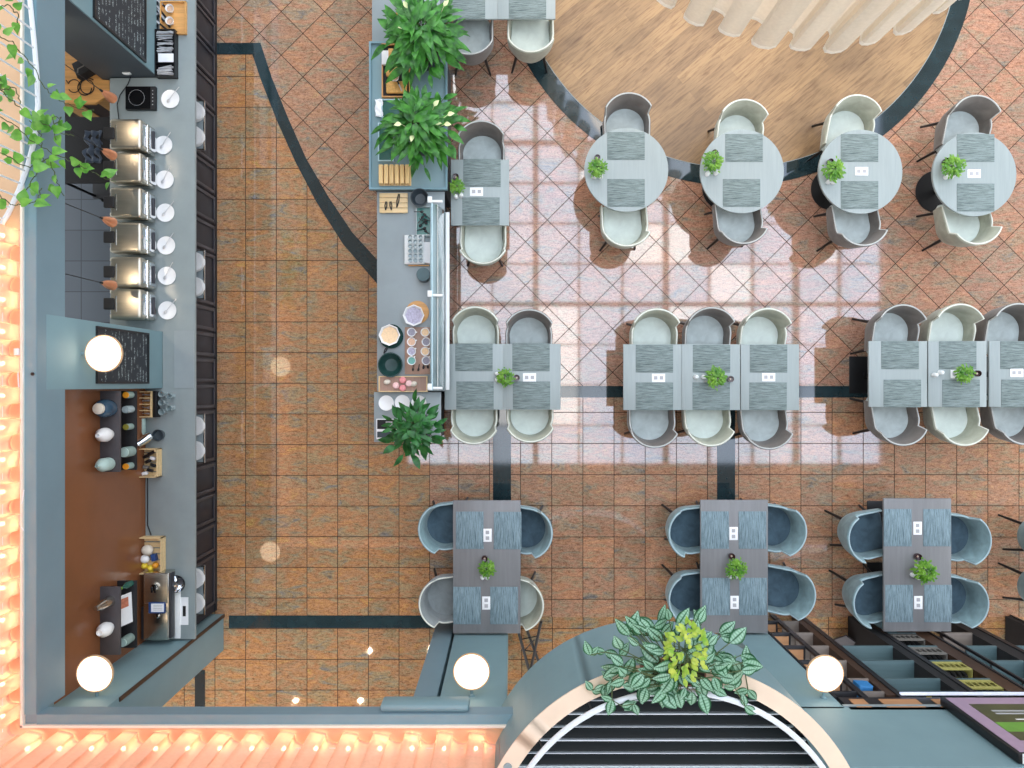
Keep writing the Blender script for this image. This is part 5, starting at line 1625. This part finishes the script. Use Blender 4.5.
# plant on the round balcony
zc = ZP + .02
PB = P(672, 664, zc)
t = thing('balcony_planter', 'terracotta planter box on the round balcony ring under foliage', 'planter', (PB.x, PB.y - .03, zc - .005))
B().box(-.24, .24, -.10, .08, 0, .11, .008).build('box', mat('terracotta', (150, 92, 74), .7), t)
B().box(-.225, .225, -.085, .065, .09, .115).build('soil', 'soil', t)
rr = random.Random(31)
t = thing('trailing_plant', 'big trailing plant with silver striped leaves on the round balcony', 'plant', (PB.x, PB.y, zc + .11))
lv = B(); st = B()
for k in range(105):
    a = rr.uniform(0, 2 * PI)
    u = rr.random() ** .6
    r0 = .44 * u
    p = Vector((math.cos(a) * r0 * 1.15 , math.sin(a) * r0 * .72 + .10, .02 + .16 * (1 - u) + rr.uniform(-.03, .05)))
    st.tube([(rr.uniform(-.15, .15), 0, .0), p * .6 + Vector((0, 0, .08)), p], .004, 5)
    L = rr.uniform(.10, .18)
    lv.leaf(p, (math.cos(a + rr.uniform(-1.1, 1.1)), math.sin(a + rr.uniform(-1.1, 1.1)), rr.uniform(-.3, .5)), L, L * .62, rr.uniform(.1, .5), .2, 'oval', 7, rr.uniform(-.4, .4))
for s in ([(650, 660, 3.73), (620, 655, 3.68), (605, 652, 3.66), (590, 655, 3.65)], [(645, 670, 3.71), (625, 672, 3.68), (605, 685, 3.66), (592, 690, 3.63)], [(660, 640, 3.73), (640, 630, 3.63), (636, 627, 3.63)],
          [(700, 665, 3.73), (725, 670, 3.68), (738, 672, 3.66), (745, 662, 3.63)], [(730, 670, 3.66), (735, 688, 3.68), (745, 706, 3.70)], [(612, 680, 3.68), (612, 700, 3.70), (622, 706, 3.70), (634, 704, 3.70)], [(715, 660, 3.68), (735, 664, 3.63), (745, 672, 3.61), (748, 690, 3.61)]):
    pts = [P(*q) - Vector((PB.x, PB.y, zc + .11)) for q in s]
    st.tube(pts, .0045, 5)
    for i in range(len(pts)):
        for _ in range(2):
            a = rr.uniform(0, 2 * PI); L = rr.uniform(.09, .13)
            lv.leaf(pts[i], (math.cos(a), math.sin(a), rr.uniform(-.2, .2)), L, L * .64, .2, .2, 'oval', 7, rr.uniform(-.3, .3))
lv.build('foliage', 'leaf_var', t); st.build('stems', 'stem', t)
t = thing('lime_plant', 'small lime yellow plant in the middle of the striped foliage', 'plant', P(685, 650, ZP + .30))
lv = B(); st = B()
for k in range(95):
    a = rr.uniform(0, 2 * PI); r0 = .135 * math.sqrt(rr.random())
    p = Vector((math.cos(a) * r0 * 1.0, math.sin(a) * r0 * 1.5, .05 + rr.uniform(-.04, .05) - r0 * .2))
    lv.leaf(p, (math.cos(a + rr.uniform(-1, 1)), math.sin(a + rr.uniform(-1, 1)), rr.uniform(-.1, .5)), rr.uniform(.04, .075), rr.uniform(.03, .045), .2, .25, 'oval', 4, rr.uniform(-.5, .5))
    if k % 4 == 0: st.tube([(0, 0, -.02), p * .6, p], .003, 5)
lv.build('foliage', 'leaf_yellow', t); st.build('stems', 'stem', t)

# ------------------------------------------------------------------ BOTTOM RIGHT: black shelving, sign
YR = -3.0
ZBD = [.25, .66, 1.08, 1.50, 1.96, 2.26]
bays = [(3.09, 3.39, 'ladder frame bay beside the pale column'), (3.39, 3.75, 'narrow bay next to the ladder frame'), (3.75, 4.50, 'wide bay behind the four-seat table'), (4.50, 5.07, 'bay with bottle crates'), (5.17, 5.75, 'bay at the right edge'), (5.75, 6.5, 'last bay, cut by the right edge')]
for k, (x0, x1, lab) in enumerate(bays):
    t = thing('shelving_unit', f'black metal shelving, {lab}', 'shelving', (x0, YR, 0), 0, 'black shelving units under the balcony')
    w = x1 - x0
    for (px_, py_) in ((.0, 0), (.0, -.42), (w - .03, 0), (w - .03, -.42)):
        B().box(px_, px_ + .03, py_ - .03, py_, 0, 2.36, .003).build('post', 'rack', t)
    if k == 0:
        for z in ZBD: B().box(.03, w - .03, -.42, 0, z - .03, z, .003).build('shelf_board', 'rack', t)
        for z in ZBD[:-1]: B().box(.06, w - .06, -.32, -.04, z, z + .012).build('shelf_mat', 'rack_wood', t)
    else:
        e = {1: .12, 2: .14, 3: .20, 4: .2, 5: .1}[k]
        zs = ZBD if k in (1, 3) else ZBD[1 if k == 4 else 2:]
        for q, z in enumerate(zs):
            B().box(.03, w - e, -.40, 0, z - .025, z, .003).build('shelf_board', 'rack_board_warm' if (k == 1 or (k == 4 and q == 0)) else 'rack_board', t)
        B().box(w - e, w - .03, -.40, -.012, .02, 2.3).build('divider_panel', {1: 'rack_brown', 3: 'rack_brown'}.get(k, 'black_matt'), t)
tb = thing('shelving_cornice', 'black framed cornice with tan insets above the shelving', 'cornice', (3.12, YR, 2.37))
B().box(0, 3.4, -.25, 0, 0, .26, .004).build('beam', 'rack', tb)
for x0, x1 in ((.08, .22), (.36, .72), (.86, 1.2), (1.35, 1.8)):
    B().box(x0, x1, 0, .006, .05, .21).build('inset', 'rack_wood', tb)
t = thing('light_strip', 'thin bluish light strip along the shelving top', 'light', (3.75, YR + .012, 2.30))
B().box(0, 2.6, -.01, .006, 0, .02).build('diffuser', 'led', t); B().box(0, 2.6, -.02, -.01, -.004, .04).build('profile', 'steel', t)
# goods on the shelves
def ongood(z, x): return Vector((x, YR, z + .001))
t = thing('cloth_bag', 'blue cloth bag on the narrow shelving bay', 'bag', ongood(1.96, 3.50))
k = B(); k.prism([(-.05, -.16), (.09, -.16), (.11, -.02), (-.03, -.01)], 0, .14, .02, 3); k.build('body', 'blue_cloth', t); B().tube([(-.02, -.09, .13), (.02, -.09, .2), (.07, -.09, .13)], .006, 6).build('strap', 'blue_cloth', t)
t = thing('bottle', 'small yellow bottle on the top shelf by the light strip', 'bottle', ongood(2.26, 4.06) + Vector((0, -.06, 0)))
B().lathe([(0, 0), (.028, 0), (.028, .05), (.012, .08), (0, .08)], n=16).build('body', 'lemon', t); B().cyl((0, 0), .013, .08, .10, n=12).build('cap', 'yellow_box', t)
for q, (z, m, lab) in enumerate(((.66, 'grey_box', 'grey crate with dark slots on the lowest crate shelf'), (1.08, 'grey_box', 'grey crate with dark slots on the middle crate shelf'), (1.5, 'yellow_box', 'pale yellow crate with dark slots, second from above'), (1.96, 'yellow_box', 'yellow crate with dark slots, topmost of the crates'))):
    t = thing('bottle_crate', lab, 'crate', ongood(z, 4.54))
    w = .32
    k = B(); k.box(0, w, -.30, -.285, 0, .20); k.box(0, w, -.02, -.008, 0, .05); k.box(0, w, -.02, -.008, .15, .20); k.box(0, .012, -.30, -.01, 0, .20); k.box(w - .012, w, -.30, -.01, 0, .20); k.box(0, w, -.30, -.01, 0, .012)
    for s in range(6): k.box(.012 + s * .058, .024 + s * .058, -.02, -.008, .05, .15)
    k.build('crate_body', m, t)
    for s in range(5):
        b = B(); b.lathe([(0, 0), (.03, 0), (.03, .10), (.012, .15), (0, .16)], n=12); b.tr(Matrix.Translation((.052 + s * .058, -.10, .013))); b.build('bottle', 'black', t)
t = thing('notice_board', 'dark grey board with a pale corner leaning by the shelving', 'board', P(843, 640, 0.0))
B().obox((0, 0, .12), (.26, .02, .24), R(-35), R(-40)).build('panel', 'shelf_grey', t); B().obox((.09, -.02, .03), (.10, .022, .07), R(-35), R(-40)).build('pale_corner', 'white_paint', t)
# printed sign on the parapet
sg = thing('poster_sign', 'mauve framed poster with green panels on the right parapet', 'sign', (3.99, -3.0, 2.55))
pw, phh = 2.2, 1.0
B().box(0, pw, .008, .085, 0, phh, .004).build('case', 'black', sg)
B().box(.03, pw - .03, .085, .09, .03, phh - .03).build('sheet', 'mauve', sg)
B().box(.03, pw - .03, .01, .088, phh, phh + .006).build('top_edge', 'white_paint', sg)
for x0, x1 in ((.16, .78), (.86, 1.48), (1.56, 2.1)):
    p_ = B().box(x0, x1, .09, .092, .16, .80).build('picture_panel', 'olive_print', sg)
    B().box(x0, x1, .092, .0925, .50, .66).build('meadow', 'green_print', p_)
    for q, z in enumerate((.28, .33)): B().box(x0 + .12, x1 - .2, .092, .0928, z, z + .025).build('text_line', 'grey_print', p_)
    B().box(x0 + .22, x1 - .14, .092, .0928, .44, .455).build('text_line', 'white_paper', p_)

# ------------------------------------------------------------------ LIGHT
def downlight(x, y, z, lab, e):
    t = thing('downlight', lab, 'lamp', (x, y, z), 0, 'recessed downlights under the balcony')
    B().lathe([(.035, 0), (.06, 0), (.06, -.010), (.035, -.008)], n=24).build('ring', 'steel', t)
    B().cyl((0, 0), .034, -.006, -.002, n=20).build('lens', 'spot_disc', t)
    L = bpy.data.lights.new('downlight_beam', 'SPOT'); L.energy = e; L.color = (1, .80, .58); L.spot_size = R(120); L.spot_blend = .8; L.shadow_soft_size = .02
    lo = bpy.data.objects.new('downlight_beam', L); COL.objects.link(lo); lo.location = (0, 0, -.02); lo.parent = t
k1 = (9 + 2.95) / 9
for s, (x, y) in enumerate(((370, 650), (431, 648), (296, 700), (361, 700))):
    downlight(FX(x) * k1, FY(y) * k1, 2.945, f'warm downlight in the front balcony soffit, {["first", "second", "third", "fourth"][s]} one', 11)
k2 = (8.05 + 1.75) / 8.05
for s, (x, y) in enumerate(((185, 150), (185, 302), (185, 226))):
    if s < 2:
        downlight((x - 512) / 86 * k2, (384 - y) / 86 * k2, 2.695, f'warm downlight over the bar, {["beside the first chafing dishes", "beside the last chafing dishes"][s]}', 22)
# unseen area light above the drum, added to warm the curtain and oak floor
L = bpy.data.lights.new('drum_warm_fill', 'AREA'); L.shape = 'DISK'; L.size = 2.2; L.energy = 42; L.color = (1, .74, .44)
lo = bpy.data.objects.new('drum_warm_fill', L); COL.objects.link(lo); lo.location = (WCX - .4, WCY - .2, 4.2)

wd = bpy.data.worlds.new('sky'); SC.world = wd; wd.use_nodes = True
nt = wd.node_tree; nn = nt.nodes; bg = nn['Background']
tc = nn.new('ShaderNodeTexCoord'); sp = nn.new('ShaderNodeSeparateXYZ'); nt.links.new(tc.outputs['Generated'], sp.inputs[0])
cr = nn.new('ShaderNodeValToRGB'); nt.links.new(sp.outputs[2], cr.inputs[0])
e = cr.color_ramp.elements
e[0].position = 0.0; e[0].color = (.16, .166, .163, 1)
e[1].position = .30; e[1].color = (.275, .283, .28, 1)
x = e.new(.42); x.color = (1, 1, 1, 1)
nz = nn.new('ShaderNodeTexNoise'); nz.inputs['Scale'].default_value = 3.6; nz.inputs['Detail'].default_value = 5; nt.links.new(tc.outputs['Generated'], nz.inputs['Vector'])
c2 = nn.new('ShaderNodeValToRGB'); nt.links.new(nz.outputs['Fac'], c2.inputs[0])
f = c2.color_ramp.elements
f[0].position = .40; f[0].color = (.80, .86, .96, 1)
f[1].position = .60; f[1].color = (1.0, 1.0, 1.0, 1)
mx = nn.new('ShaderNodeMix'); mx.data_type = 'RGBA'; mx.blend_type = 'MULTIPLY'; mx.inputs[0].default_value = 1.0
nt.links.new(cr.outputs[0], mx.inputs[6]); nt.links.new(c2.outputs[0], mx.inputs[7])
nt.links.new(mx.outputs[2], bg.inputs[0]); bg.inputs[1].default_value = 5.2
L = bpy.data.lights.new('skylight_portal', 'AREA'); L.shape = 'RECTANGLE'; L.size = sx1 - sx0; L.size_y = sy1 - sy0
L.cycles.is_portal = True
lo = bpy.data.objects.new('skylight_portal', L); COL.objects.link(lo); lo.location = ((sx0 + sx1) / 2, (sy0 + sy1) / 2, ZC + .2)

# ------------------------------------------------------------------ camera
cd = bpy.data.cameras.new('camera'); cd.sensor_width = 36; cd.lens = F * 36 / 1024; cd.clip_start = .1; cd.clip_end = 100
co = bpy.data.objects.new('camera', cd); COL.objects.link(co); co.location = (0, 0, CAMZ); co.rotation_euler = (0, 0, 0)
SC.camera = co
SC.view_settings.view_transform = 'Standard'; SC.view_settings.look = 'None'; SC.view_settings.gamma = 1; SC.view_settings.use_curve_mapping = False
SC.view_settings.exposure = 0.04
SC.cycles.use_denoising = True
SC.cycles.max_bounces = 8
SC.cycles.transparent_max_bounces = 12
SC.cycles.sample_clamp_indirect = 6
